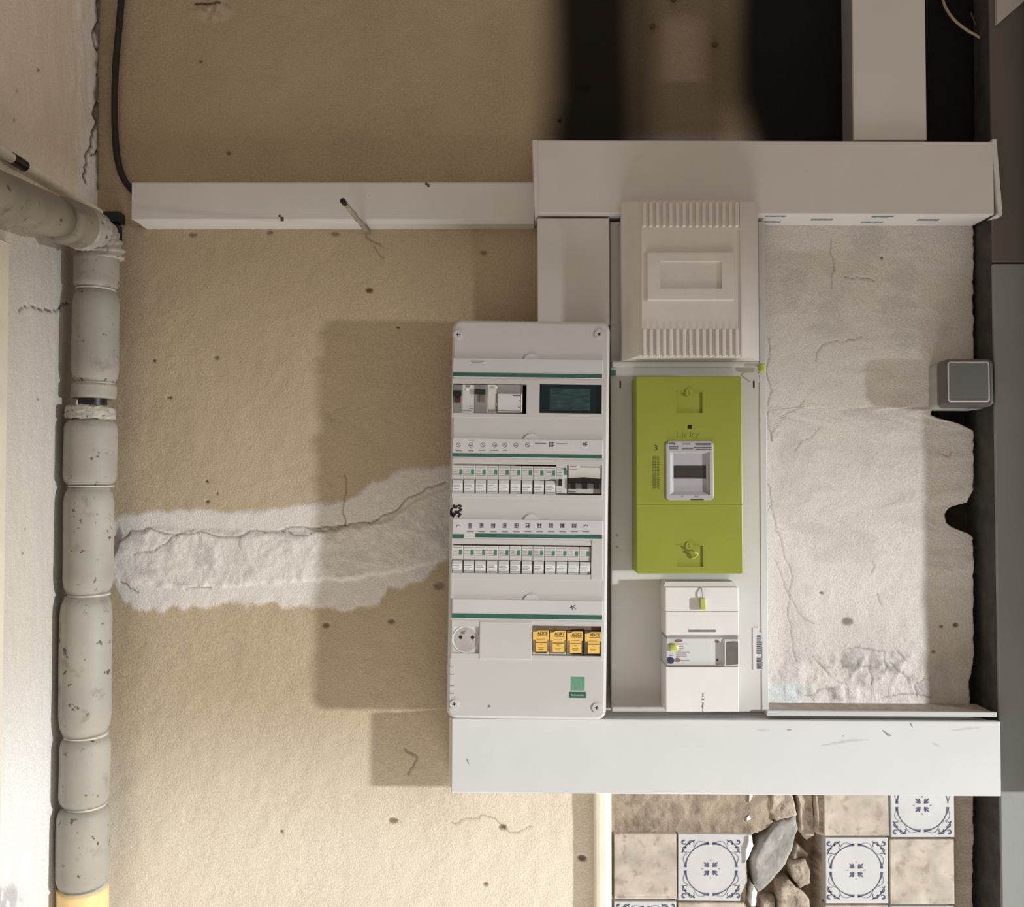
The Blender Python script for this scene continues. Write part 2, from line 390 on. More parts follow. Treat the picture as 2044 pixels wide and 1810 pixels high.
# cracks and scuffs in the pale plaster on the right
for pts, w in (([(1533, 672), (1536, 700), (1540, 780), (1534, 850), (1541, 880)], 1.2), ([(1532, 965), (1538, 1010), (1550, 1060), (1562, 1090)], .8),
               ([(1562, 1090), (1580, 1160), (1582, 1300), (1590, 1320)], .6), ([(1625, 1245), (1575, 1190), (1545, 1115)], .5), ([(1628, 720), (1632, 700), (1650, 685), (1690, 680), (1720, 672)], 1.0),
               ([(1540, 880), (1560, 835), (1590, 815), (1605, 800)], .9), ([(1659, 480), (1659, 575)], .7), ([(1685, 553), (1715, 555), (1745, 562)], 1.),
               ([(1725, 1295), (1765, 1300), (1768, 1330), (1763, 1345)], 1.2), ([(1775, 1320), (1800, 1345)], 1.1), ([(1710, 1325), (1735, 1330), (1740, 1350), (1738, 1370)], 1.1),
               ([(1790, 1300), (1810, 1320)], .9), ([(1800, 1340), (1815, 1365)], 1.), ([(1845, 1355), (1825, 1365), (1830, 1390)], 1.1), ([(1760, 1395), (1800, 1385), (1860, 1392)], 1.2),
               ([(1570, 1375), (1620, 1388), (1640, 1375), (1665, 1372)], 1.2), ([(1620, 1310), (1640, 1330), (1690, 1365)], .6), ([(1740, 1120), (1745, 1130), (1740, 1142)], 1.), ([(1752, 1185), (1758, 1205)], 1.),
               ([(1690, 1295), (1732, 1294)], .8), ([(1700, 1328), (1680, 1330)], .8), ([(1900, 900), (1893, 912), (1880, 905)], .9), ([(1945, 880), (1956, 900)], 1.2), ([(1640, 850), (1600, 880), (1585, 900)], .5)):
    m = stroke(PX, PY, wiggle(pts, .11), w*.55, 1.7); H -= m*.0010; T = mixc(T, (.17, .14, .125), m*.6)
cz = blob(PX, PY, 1740, 1350, 150, 60)+blob(PX, PY, 1620, 1360, 110, 50); cz = np.clip(cz, 0, 1)
H += cz*(n3-.5)*.0045; T = T*(1-.35*(cz*ss(.6, .75, n3))[..., None])
T = mixc(T, (.62, .66, .68), blob(PX, PY, 1575, 1385, 60, 28)*ss(.35, .6, n2)*.8)
# specks, holes and flakes
for (x, y, r, c) in ((738, 580, 7, (.09, .04, .02)), (308, 720, 3.5, (.05, .04, .03)), (337, 793, 4, (.2, .15, .1)), (412, 960, 3, (.1, .08, .06)), (434, 985, 2.5, (.1, .08, .06)), (413, 1000, 4, (.15, .11, .08)),
                     (430, 712, 5, (.25, .19, .13)), (455, 305, 5, (.16, .12, .09)), (795, 655, 3.5, (.08, .06, .05)), (1117, 241, 5, (.05, .04, .03)), (652, 1248, 7, (.17, .12, .08)), (783, 1238, 7, (.2, .16, .12)),
                     (878, 1170, 11, (.25, .21, .17)), (785, 1637, 8, (.22, .16, .11)), (1004, 1650, 7, (.16, .11, .08)), (968, 1764, 5, (.25, .18, .12)), (1162, 1713, 8, (.09, .06, .04)), (537, 465, 6, (.26, .19, .14)),
                     (383, 467, 6, (.27, .2, .15)), (1690, 1241, 11, (.25, .21, .18)), (1638, 1183, 4, (.15, .13, .12)), (1909, 1246, 6, (.12, .09, .07)), (1880, 1248, 4, (.15, .11, .09)), (1863, 1300, 4, (.15, .12, .1)),
                     (668, 466, 7, (.29, .2, .16)), (398, 120, 4, (.2, .16, .12)), (965, 505, 6, (.2, .16, .12)), (1760, 515, 3, (.1, .1, .1)), (1165, 177, 12, (.008, .008, .007)), (560, 1660, 4, (.3, .24, .17))):
    m = blob(PX+(n3-.5)*8, PY+(n2-.5)*8, x, y, r*1.3, r*.85, .5); T = mixc(T, c, m*.9); H -= m*.002
for pts, w in (([(808, 1493), (820, 1502), (833, 1510), (825, 1530), (815, 1545)], 1.6), ([(760, 490), (740, 480), (730, 470)], 1.2), ([(745, 490), (765, 515)], .8), ([(900, 1640), (960, 1625), (1060, 1648)], .7)):
    m = stroke(PX, PY, wiggle(pts, .2), w, 2); T = mixc(T, (.16, .12, .09), m*.6); H -= m*.001
m = blob(PX, PY, 425, 18, 42, 26)*ss(.4, .6, n3); H += m*.003; T = mixc(T, (.55, .48, .40), m*.5)
m = stroke(PX, PY, wiggle([(390, 8), (440, 7)], .1), 2); T = mixc(T, (.08, .06, .05), m)
# black patches above the upper trunking, lighter streak between
dark1 = ss(1045, 1152, PX+(n1-.5)*40+12*ss(120, 280, PY))*(1-ss(1228, 1348, PX+(n1-.5)*30))
dark2 = ss(1400, 1520, PX+(n1-.5)*50-30*ss(180, 280, PY))
sv = (1-ss(285, 330, PY))
T = mixc(T, (.011, .0095, .0085), np.clip(np.maximum(dark1*.985, dark2), 0, 1)*sv)
mid = ss(1240, 1285, PX)*(1-ss(1420, 1480, PX))*sv
T = T*(1-.55*mid[..., None])
T = mixc(T, (.40, .31, .235), ss(1300, 1350, PX)*(1-ss(1370, 1430, PX))*ss(15, 60, PY)*(1-ss(155, 170, PY))*.6)
# sandy bed and broken masonry behind the tiles
bed = ss(1196, 1206, PX)*ss(1560, 1566, PY); T = mixc(T, (.35, .285, .215), bed*(PX < 1910)); T = mixc(T, (.34, .285, .225), bed*(PX >= 1900))  # strip right of the tiles browned to carry the jamb's shade
bl = bed*(1-ss(1488, 1500, PX-52*(1-ss(1640, 1672, PY))+(n3-.5)*16)); H += bl*(.007+.004*(n3-.5)); T = T*(1-.25*(bl*ss(.5, .7, n3))[..., None])
hole = bed*ss(1486, 1500, PX-52*(1-ss(1640, 1672, PY))+(n3-.5)*16)*(1-ss(1628, 1642, PX+(n3-.5)*12)); H -= hole*.028; T = mixc(T, (.20, .14, .095), hole*.8)
edge = np.zeros((NZ, NX)); edge[:, -6:] = np.array([0, .002, .006, .014, .026, .05])[None]
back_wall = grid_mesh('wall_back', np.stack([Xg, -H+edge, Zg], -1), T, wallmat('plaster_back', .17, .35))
# ------------------------------------------------------------------ left wall
NY, NZ2 = 260, 560
yy = np.linspace(.03, -.60, NY); zz = np.linspace(.86, -.80, NZ2)
Yl, Zl = np.meshgrid(yy, zz); XW = -.668
PX, PY = proj(XW, Yl, Zl)
n1 = fbm((NZ2, NY), 6, 5); n2 = fbm((NZ2, NY), 26, 4); n3 = fbm((NZ2, NY), 100, 3)
T = np.ones((NZ2, NY, 3))*np.array((.78, .69, .57))*(.88+.2*n1+.08*n2)[..., None]
low = ss(400, 520, PY); T = mixc(T, (.48, .445, .40), low*.95)
T = mixc(T, (.66, .65, .63), ss(1250, 1650, PY)*.9)
sm = ss(142, 166, PX+(n2-.5)*26)*(1-ss(203, 211, PX))*(PY < 420); T = mixc(T, (.80, .77, .74), sm*(.45+.65*ss(.35, .6, n2)))
H = (n1-.5)*.006+(n2-.5)*.002+(n3-.5)*.001+sm*.002
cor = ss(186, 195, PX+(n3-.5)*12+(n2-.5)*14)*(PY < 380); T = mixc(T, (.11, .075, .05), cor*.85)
for pts, w in (([(190, 255), (182, 275), (172, 305), (168, 335), (170, 365)], 2.2), ([(195, 0), (197, 40), (194, 150), (190, 255)], 1.8), ([(198, 290), (180, 310)], 1.), ([(135, 605), (110, 620), (40, 622)], 1.)):
    m = stroke(PX, PY, wiggle(pts, .2), w, 1.5); T = mixc(T, (.07, .04, .035), m*.9); H -= m*.004
for (x, y, r) in ((78, 140, 4), (35, 182, 3), (30, 240, 3), (77, 797, 3), (52, 1055, 2), (47, 1105, 3)):
    m = blob(PX, PY, x, y, r, r); T = mixc(T, (.15, .11, .08), m*.8)
m = blob(PX+(n3-.5)*30, PY+(n2-.5)*30, 15, 1795, 40, 32)*ss(.35, .5, n3); T = mixc(T, (.30, .29, .30), m*.7)
left_wall = grid_mesh('wall_left', np.stack([XW+H, Yl, Zl], -1)[:, ::-1], T[:, ::-1], wallmat('plaster_left', .12, .4))
# casing strip on the left wall
bm = B(); box(bm, XW-.02, XW+.006, -.255, -.40, -.80, .305, .002); obj('trim_1', bm, mat('casing_paint', (.60, .54, .43), .7, .06, 30, .2, 250), kind='structure')
# dark masonry in the gap behind the plaster edge
bm = B(); box(bm, .60, 1.05, .045, .10, -.85, .90)
bmesh.ops.subdivide_edges(bm, edges=bm.edges, cuts=24, use_grid_fill=True)
for v in bm.verts: v.co.y += random.uniform(-.007, .007)
obj('wall_right', bm, ROUGHD, kind='structure', smooth=True)
# grey painted jamb, two boards
JY = -.048; JX = W(1988, 905, JY).x; JS = W(2010, 525, JY).z
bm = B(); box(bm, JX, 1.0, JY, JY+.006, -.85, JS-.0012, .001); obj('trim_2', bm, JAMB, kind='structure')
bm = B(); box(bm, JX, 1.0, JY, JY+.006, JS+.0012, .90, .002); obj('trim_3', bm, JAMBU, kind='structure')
bm = B(); box(bm, JX+.0005, 1.0, JY+.0061, .044, -.85, .90); obj('trim_6', bm, mat('shaded_jamb_side', (.058, .052, .045), .8, .3, 40, .3, 100), kind='structure')  # dark side behind the boards, jamb's shade put into its colour
bm = B(); box(bm, .800, .90, -.086, JY, -.475, .88, .004); obj('added_unseen_trim', bm, JAMB, kind='structure')   # unseen moulding further right, added to shade the jamb
# cream bead at the edge of the tiling
bm = B(); xb0, xb1 = W(1186, 1700, -.016).x, W(1221, 1700, -.016).x; zt = W(1200, 1568, -.01).z
prof = [(xb0, .004), (xb0+.0005, -.013), (xb0+.0035, -.0175), (xb0+.008, -.0185), (xb0+.0175, -.0185), (xb0+.0205, -.016), (xb1, -.0135), (xb1, .004)]
a = [bm.verts.new((x, y, -.80)) for x, y in prof]; b = [bm.verts.new((x, y, zt)) for x, y in prof]
bm.faces.new(a); bm.faces.new(b)
for i in range(len(prof)): bm.faces.new((a[i], a[(i+1) % 8], b[(i+1) % 8], b[i]))
bmesh.ops.recalc_face_normals(bm, faces=bm.faces); obj('trim_4', bm, CREAM, kind='structure')

# ------------------------------------------------------------------ tiles and stones, pieces of the back wall
YT = -.016
def motif(bm, bm2, px, py, s, ymin):       # blue ring, corner scrolls, rosette; s = half tile in pixels
    def P(u, v): p = W(px+u*s, py+v*s, YT); return (p.x, p.z)
    def rib(b, pts, w):
        pts = [q for q in pts if py+q[1]*s > ymin]
        if len(pts) > 1: ribbon(b, [P(*q) for q in pts], [w[i]*.001 if isinstance(w, list) else w*.001 for i in range(len(pts))], YT-.0002)
    for k in range(4):
        a0 = k*PI/2+.07; a1 = (k+1)*PI/2-.07; n = 16
        arc = [(a0+(a1-a0)*i/n) for i in range(n+1)]
        rib(bm, [(.80*math.cos(t), .80*math.sin(t)) for t in arc], [1.0+3.6*abs(2*i/n-1)**3 for i in range(n+1)])
        rib(bm2, [((.80+.13*math.sin((t-a0)/(a1-a0)*PI*2)**2)*math.cos(t), (.80+.13*math.sin((t-a0)/(a1-a0)*PI*2)**2)*math.sin(t)) for t in arc], .8)
        sx, sy = (1 if k in (0, 3) else -1), (1 if k in (0, 1) else -1)
        def sp(cx, cy, r, t0, t1, w):
            rib(bm, [(sx*(cx+r*(1-.06*i)*math.cos(t0+(t1-t0)*i/9)), sy*(cy+r*(1-.06*i)*math.sin(t0+(t1-t0)*i/9))) for i in range(10)], [w*(.4+.12*i) for i in range(10)])
        sp(.80, .62, .11, -2.2, 2.4, 1.5); sp(.62, .80, .11, 3.8, -.8, 1.5); sp(.84, .84, .08, -2.5, 2.2, 2.2)
        rib(bm, [(sx*.90, sy*.50), (sx*.84, sy*.60), (sx*.78, sy*.72), (sx*.72, sy*.78), (sx*.60, sy*.84), (sx*.50, sy*.90)], [1.8, .9, 1.6, 1.6, .9, 1.8])
        for (u, v) in ((.06, .06),):
            for (a, b) in ((.15, .05), (.15, .15), (.05, .15)):
                rib(bm, [(sx*u, sy*v), (sx*(u+a)*.8, sy*(v+b)*.8), (sx*(u+a), sy*(v+b))], [.6, 2.6, .4])
        ax = ((1, 0), (0, 1), (-1, 0), (0, -1))[k]
        rib(bm2, [(ax[0]*.24, ax[1]*.24), (ax[0]*.30, ax[1]*.30)], [1.4, .5])
def tile(rect, deco, poly=None, ymin=-99):
    bm = B()
    if poly: prism(bm, [(W(x, y, YT).x, W(x, y, YT).z) for x, y in poly], YT, .003)
    else: pbox(bm, rect, YT, .003, bev=.0012)
    t = obj('tile', bm, TILE if deco else TILEP, back_wall)
    if deco:
        a, b = B(), B(); px, py = deco; motif(a, b, px, py, 64, ymin)
        obj('motif', solid(a, .0002), TINK, t, 'blue painted ring and scrolls'); obj('fine_lines', solid(b, .0002), TINKL, t)
tile((1645, 1568, 1774, 1668), None)
tile((1778, 1568, 1905, 1671), (1841, 1607), None, 1570)
tile((1226, 1664, 1350.5, 1794), None)
tile(None, (1419, 1734), [(1354, 1664), (1501, 1666), (1503, 1688), (1499, 1700), (1495, 1704), (1489, 1716), (1488, 1735), (1491, 1748), (1486, 1770), (1479, 1784), (1477, 1798), (1354, 1797)])
tile((1648, 1672, 1773, 1803), (1709, 1737)); tile((1777, 1675, 1905, 1805), None)
tile((1226, 1799, 1350.5, 1925), (1289, 1862)); tile((1354, 1802, 1486, 1925), None)
tile((1648, 1807, 1773, 1930), None); tile((1777, 1809, 1905, 1935), (1841, 1872))
def Q(pts): return [(1460+x/7.24, 1560+y/7.24) for x, y in pts]
from mathutils import noise as mn
def stone(pts, yf, yb, m, rough=.004, name='stone', lab=None, round_=.006):
    p = [W(x, y, yf) for x, y in pts]; bm = B(); n = len(p); per = []
    for i in range(n):
        a, b = p[i], p[(i+1) % n]
        for k in range(3):
            q = a.lerp(b, k/3); per.append(Vector((q.x+random.uniform(-1, 1)*.0009, yf, q.z+random.uniform(-1, 1)*.0009)))
    c = sum(per, Vector())/len(per); k = len(per); rings = []
    seed = Vector((random.random()*50, 0, random.random()*50))
    def surf(v, e):
        h = mn.fractal((v+seed)*38, 1., 2., 4)*rough*1.5+mn.noise((v+seed)*14)*rough*1.2
        return Vector((v.x, v.y-h*e+round_*(1-e)**2*1.2, v.z))
    fr = [1., .965, .9, .8, .68, .55, .42, .29, .16]
    back = [bm.verts.new((v.x, yb, v.z)) for v in per]
    for s_ in fr:
        rings.append([bm.verts.new(surf(c+(v-c)*s_+Vector((mn.noise((v+seed)*60)*.0022*(1-s_)*4*s_, 0, mn.noise((v-seed)*60)*.0022*(1-s_)*4*s_)), min(1, (1-s_)/.12))) for v in per])
    cc = bm.verts.new(surf(c, 1)); rings = [back]+rings
    for a, b in zip(rings, rings[1:]):
        for i in range(k): bm.faces.new((a[i], a[(i+1) % k], b[(i+1) % k], b[i]))
    for i in range(k): bm.faces.new((rings[-1][i], rings[-1][(i+1) % k], cc))
    bmesh.ops.recalc_face_normals(bm, faces=bm.faces)
    return obj(name, bm, m, back_wall, lab, name == 'stone')
top = 25
stone(Q([(630, 600), (760, 560), (950, 500), (972, 690), (890, 1000), (800, 1210), (580, 1470), (420, 1625), (335, 1530), (312, 1150), (430, 850), (520, 780)]), -.014, .03, STN, .0022, lab='grey flat stone')
stone(Q([(600, top), (840, top), (930, 330), (960, 490), (760, 550), (640, 590), (560, 450)]), -.011, .03, STNB, .003)
stone(Q([(850, 1190), (1080, 1120), (1150, 1250), (1140, 1480), (1000, 1550), (890, 1410)]), -.004, .03, STNB)
stone(Q([(700, 1480), (850, 1450), (1000, 1580), (1150, 1690), (1140, 2300), (690, 2300)]), -.006, .03, STNB)
stone(Q([(945, 890), (1120, 1040), (1090, 1085), (890, 1130)]), .004, .03, STNB, .002)
stone(Q([(920, top), (1180, top), (1200, 800), (1100, 870), (1000, 740), (975, 400)]), .000, .03, STNB)
stone(Q([(470, 1740), (640, 1700), (660, 2300), (440, 2300)]), .002, .03, STNB)
stone(Q([(1200, top), (1330, top), (1370, 700), (1350, 790), (1250, 780)]), -.010, .02, STNB, .003)
stone(Q([(255, 790), (300, 800), (320, 930), (285, 980), (250, 1100), (205, 1180), (210, 1000)]), -.020, 0, SHARD, .001, 'tile_shard', 'white broken ceramic edge', .002)
stone(Q([(320, 1520), (370, 1600), (350, 1810), (290, 1810), (290, 1640)]), -.019, .02, SHARD, .001, 'tile_shard', None, .002)
stone(Q([(262, top), (300, top), (300, 220), (262, 300)]), -.012, 0, SHARD, .001, 'tile_shard', None, .002)
stone(Q([(225, 540), (265, 490), (285, 540), (235, 580)]), -.011, 0, SHARD, .001, 'tile_shard', None, .002)

# ================================================================== TRUNKING
def trunking(name, fr, label, org=None):
    return thing(name, fr.o, label, 'cable trunking', None, math.degrees(fr.a))
# upper wide trunking
f = Fr(1530, 354, -.06, .18); t = trunking('cable_trunking', f, 'widest upper white cable trunking running from the ribbed cover to the grey jamb')
x0, x1, z0, z1 = R(1071, 281, 1984, 427, -.06, f)
bm = B(); box(bm, x0+.002, x1-.002, -.052, .0, z0-.0005, z1-.004, .001); obj('base', bm, PL, t)
bm = B(); box(bm, x0, x1, -.060, -.050, z0, z1, .0015); obj('cover', bm, PL, t)
a = [f.p(1063, 279, -.062), f.p(1072.5, 279, -.062), f.p(1074, 450, -.062), f.p(1067, 450, -.062)]
bm = B(); prism(bm, [(p.x, p.z) for p in (f.p(1063, 280, -.062), f.p(1072, 280, -.062), f.p(1074, 428, -.062), f.p(1068, 428, -.062))], -.062, 0); obj('end_cap', bm, PL, t)
bm = B(); prism(bm, [(p.x, p.z) for p in (f.p(1981, 278, -.062), f.p(1989, 278, -.062), f.p(2001, 426, -.062), f.p(1999, 431, -.062), f.p(1985, 432, -.062), f.p(1993, 424, -.062))], -.062, -.041); obj('end_cap', bm, PL, t, 'loose end cap leaning outward')
zu = z0-.0008                                # printed film on the underside
for (px, dy) in ((1548, .008), (1548, .036), (1648, .022), (1762, .008), (1757, .036), (1863, .022)):
    bm = B(); xa = f.p(px-22, 430, -.05).x; xb = f.p(px+22, 430, -.05).x; y_ = -.060+dy
    for k in range(11):
        xx = xa+(xb-xa)*k/11; hh = random.uniform(.003, .006)
        box(bm, xx, xx+(xb-xa)/15, y_, y_+hh, zu-.0002, zu+.0006)
    if dy > .02: box(bm, xa, xb, y_+.0075, y_+.0085, zu-.0002, zu+.0006)
    obj('printed_lettering', bm, INKB, t, 'small blue lettering on the underside')
bm = B(); box(bm, f.p(1968, 430, -.02).x, f.p(1988, 430, -.02).x, -.03, -.012, z0-.010, z0-.0005, .002); obj('broken_lip', bm, PL, t)
# short upright piece joining the board to the upper trunking
f = Fr(1145, 530, -.05, 0); t = trunking('cable_trunking', f, 'short upright white cable trunking between distribution board top and wide upper trunking')
x0, x1, z0, z1 = R(1073, 428, 1217, 700, -.05, f); z0 = .2335; z1 = min(z1, .4005)
bm = B(); box(bm, x0+.003, x1-.003, -.044, 0, z0, z1-.002); obj('base', bm, PL, t)
bm = B(); box(bm, x0, x1, -.05, -.043, z0, z1, .0012); obj('cover', bm, PL, t)
# tall upright piece at the top right
f = Fr(1776, 140, -.05, 0); t = trunking('cable_trunking', f, 'upright white cable trunking rising out of the frame at upper right on black wall')
x0, x1, z0, z1 = R(1703, -60, 1848, 270, -.05, f); z0 = W(1776, 277, -.055).z
bm = B(); box(bm, x0+.001, x1-.001, -.045, 0, z0+.001, z1); obj('base', bm, GRY, t, 'grey side with shade in its colour')  # white trunking side greyed to carry its shade
bm = B(); box(bm, x0, x1, -.05, -.044, z0, z1, .0012); obj('cover', bm, PL, t)
# slim one at the left
f = Fr(660, 404, -.03, 0); t = trunking('cable_trunking', f, 'slim horizontal white cable trunking at left ending beside black cable')
x0, x1, z0, z1 = R(263, 363, 1066, 447, -.03, f); zc = W(660, 437, -.03).z
bm = B(); ya, yb_ = -.03, 0
pr = [(0., z1), (-.028, z1), (-.030, z1-.002), (-.030, zc), (-.026, z0+.001), (0., z0)]
def sect(x, cutz): return [bm.verts.new((x, y, zz_)) for y, zz_ in pr]
s0 = [bm.verts.new((x0 + (.012 if zz_ < zc-.0005 else 0), y, zz_)) for y, zz_ in pr]; s1 = sect(x1, 0)
bm.faces.new(s0); bm.faces.new(s1)
for i in range(6): bm.faces.new((s0[i], s0[(i+1) % 6], s1[(i+1) % 6], s1[i]))
bmesh.ops.recalc_face_normals(bm, faces=bm.faces); obj('cover', bm, PL, t)
bm = B(); box(bm, x0+.004, x1, -.006, 0, z0+.006, z1-.004); obj('base', bm, PLG, t)
for q in (((556, 429, 560, 433), (560, 433, 566, 441)), ((849, 364, 853, 369), (853, 368, 857, 373))):
    bm = B()
    for r_ in q: pbox(bm, r_, -.0306, -.0296)
    obj('dirt_mark', bm, RUST, t)
# bottom wide trunking
f = Fr(1450, 1511, -.062, .36); t = trunking('cable_trunking', f, 'widest lower white cable trunking under the electrical panels above blue tiles')
x0, x1, z0, z1 = R(901, 1437, 1998, 1586, -.062, f)
bm = B(); box(bm, x0, x1, -.062, -.052, z0, z1, .0015); obj('cover', bm, PLB, t)
bm = B(); box(bm, x0-.004, x1-.012, -.050, 0, z0+.003, z1-.002, .001); obj('base', bm, PL, t)
xr0, xr1, zr0, zr1 = R(1531, 1421, 1990, 1430, -.052, f)
bm = B(); box(bm, xr0, xr1, -.052, -.046, zr0, zr1+.0005, .0008); obj('top_lip', bm, PLB, t)
bm = B(); box(bm, xr0, xr1-.004, -.046, .0, zr0, zr1, .0005); obj('dusty_ledge', bm, PLD, t, 'dust covered ledge behind the lip')
for pts in (((1762, 1458), (1780, 1469)), ((1768, 1464), (1776, 1470)), ((1572, 1456), (1580, 1457)), ((1682, 1469), (1686, 1469)), ((1817, 1443), (1822, 1452)), ((932, 1515), (936, 1524))):
    bm = B(); ribbon(bm, [(f.p(x, y, -.0622).x, f.p(x, y, -.0622).z) for x, y in pts], [.0016, .0007], -.0621)
    obj('scuff_mark', solid(bm, .0002), INKG, t)
SM = mat('grey_smudge', (.49, .485, .475), .6, .06, 90)
for pts in (((1640, 1488), (1668, 1484), (1700, 1478), (1735, 1477)), ((1862, 1484), (1870, 1487), (1877, 1490)), ((1900, 1458), (1930, 1455), (1955, 1453)), ((1512, 1457), (1525, 1458), (1535, 1457))):
    bm = B(); ribbon(bm, [(f.p(x, y, -.0622).x, f.p(x, y, -.0622).z) for x, y in pts], [.0006]+[.0034]*(len(pts)-2)+[.0008], -.0621)
    obj('smudge', solid(bm, .0001), SM, t)

# ================================================================== DISTRIBUTION BOARD
f = Fr(1055, 1038, -.10, .75); t = thing('distribution_board', f.o, 'tall white distribution board with four rows of circuit breakers', 'distribution board', None, .75)
Y0 = -.10
x0, x1, z0, z1 = R(897, 640, 1214, 1436, Y0, f)
bm = B(); box(bm, x0+.004, x1-.004, -.055, 0, z0+.004, z1-.004, .006, 3, 'y'); obj('housing', bm, mat('gap_shade_box', (.06, .058, .055), .6), t, 'back box darkened to carry the gap shade')  # box colour darkened to deepen the shade in the gap beside it
bm = B(); rbox(bm, x0, x1, Y0, -.055, z0, z1, .014, .0045, 5); cover = obj('front_cover', bm, BRD, t)
rows = [(716, 745, 753, 766, 825, 835), (876, 906, 913, 927, 986, 995), (1037, 1066, 1074, 1087, 1145, 1157), (1197, 1226, 1235, 1250, 1308, 1318)]
holes = [(904, 766, 1051, 825), (1077, 767, 1201, 825), (903, 927, 1201, 986), (902, 1087, 1180, 1145), (903, 1250, 956, 1304), (1062, 1249, 1200, 1309)]
hb = []
for h in holes:
    a, b, c, d = R(*h, Y0, f); hb.append((a, b, -.12, -.070, c, d))
cut(cover, hb)
fr_rects = [(902, 757, 1203, 834), (902, 917, 1203, 995), (901, 1077, 1203, 1157), (901, 1239, 1203, 1317)]
for i, r in enumerate(fr_rects):
    bm = B(); pbox(bm, r, Y0-.0008, Y0+.001, f, .0004); o = obj('row_frame', bm, BRD, t)
    cut(o, [(a, b, -.12, -.09, c, d) for (a, b, _, _, c, d) in [hb[k] for k in ((0, 1), (2,), (3,), (4, 5))[i]]])
# label strips
for i, (s0_, g0, g1, w0, w1, e1) in enumerate(rows):
    xl = (904, 903, 903, 902)[i]
    bm = B(); pbox(bm, (xl, s0_, 1203, g1+1), Y0-.0030, Y0+.001, f, .0008)
    xa, xb, za, zb = R(1030, s0_-5, 1074, s0_+4, Y0-.003, f); cyl(bm, ((xa+xb)/2+.006, za), .011, Y0-.0015, Y0+.002, 20)
    st = obj('label_strip', bm, STRIP, t)
    bm = B()
    if i == 2:
        pbox(bm, (xl, g0, 926, g1), Y0-.0034, Y0-.002, f); pbox(bm, (949, g0, 1202, g1), Y0-.0034, Y0-.002, f)
    else: pbox(bm, (xl, g0, 1202, g1), Y0-.0034, Y0-.002, f)
    obj('green_stripe', bm, GRN, st, 'dark green stripe')
    yk = Y0-.0032
    def dash(*rs):
        bm = B()
        for (a, b, c, d) in rs: pbox(bm, (a, b, c, d), yk, Y0-.002, f)
        obj('fine_print', bm, INK, st)
    if i == 0: dash((940, 720, 965, 721.4), (941, 723.5, 962, 724.9))
    if i == 1:
        for k, px in enumerate((915, 940, 964, 988, 1008, 1030, 1053)):
            cx, cz = f.p(px, 888, yk).x, f.p(px, 888, yk).z; bm = B()
            n = 10; rr = .0032
            ribbon(bm, [(cx+rr*math.cos(q*2*PI/n), cz+rr*math.sin(q*2*PI/n)) for q in range(n+1)], .0005, yk)
            ribbon(bm, [(cx-.002, cz+.001*(-1)**k), (cx+.0005, cz), (cx+.002, cz-.002)], .0006, yk)
            obj('pictogram', bm, INK, st)
        for (a, b, c) in ((934, 878, 948), (1068, 884, 1090), (1110, 885, 1133), (910, 899, 922), (935, 899, 945), (956, 898, 968), (978, 898, 995), (1003, 898, 1012)): dash((a, b, c, b+1.2))
        for (a, b) in ((1096, 883), (1163, 882)):
            dash(*[(a, b+q*2.4, a+11-q % 2*3, b+q*2.4+1.3) for q in range(4)], (a, b, a+1, b+9), (a+6, b, a+7.5, b+9))
    if i == 2:
        for k in range(12):
            px = 915+k*23.1; cx, cz = f.p(px, 1049, yk).x, f.p(px, 1049, yk).z; bm = B()
            if k in (0, 11):
                for q in range(3): ribbon(bm, [(cx-.003, cz-.003+.002*q), (cx, cz+.002-.001*q), (cx+.003, cz-.001+.001*q)], .0004, yk)
            else:
                for q in range(5):
                    aa = -.003+.0014*q; ribbon(bm, [(cx-.0032, cz+aa), (cx-.0005, cz+aa+random.uniform(-.0009, .0009)), (cx+.0032, cz+aa)], .0006, yk)
                for q in random.sample((-.0026, -.0012, .0002, .0014, .0026), 3): ribbon(bm, [(cx+q, cz-.003), (cx+q+random.uniform(-.001, .001), cz+.003)], .0006, yk)
            obj('pictogram', bm, INK, st)
            if k: dash((px-6, 1060.5, px+7, 1061.7))
    if i == 3:
        bm = B()
        for pts in (((1138, 1213), (1148, 1208)), ((1141, 1208), (1143, 1217)), ((1143, 1210), (1150, 1216))):
            ribbon(bm, [(f.p(x, y, yk).x, f.p(x, y, yk).z) for x, y in pts], .0009, yk)
        obj('pen_mark', bm, INK, st)
# dark plates standing in for shade at the back of the openings
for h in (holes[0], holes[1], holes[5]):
    bm = B(); a, b, c, d = R(*h, Y0, f); box(bm, a, b, -.0715, -.0695, c, d); obj('recess_shade', bm, DRK, t)
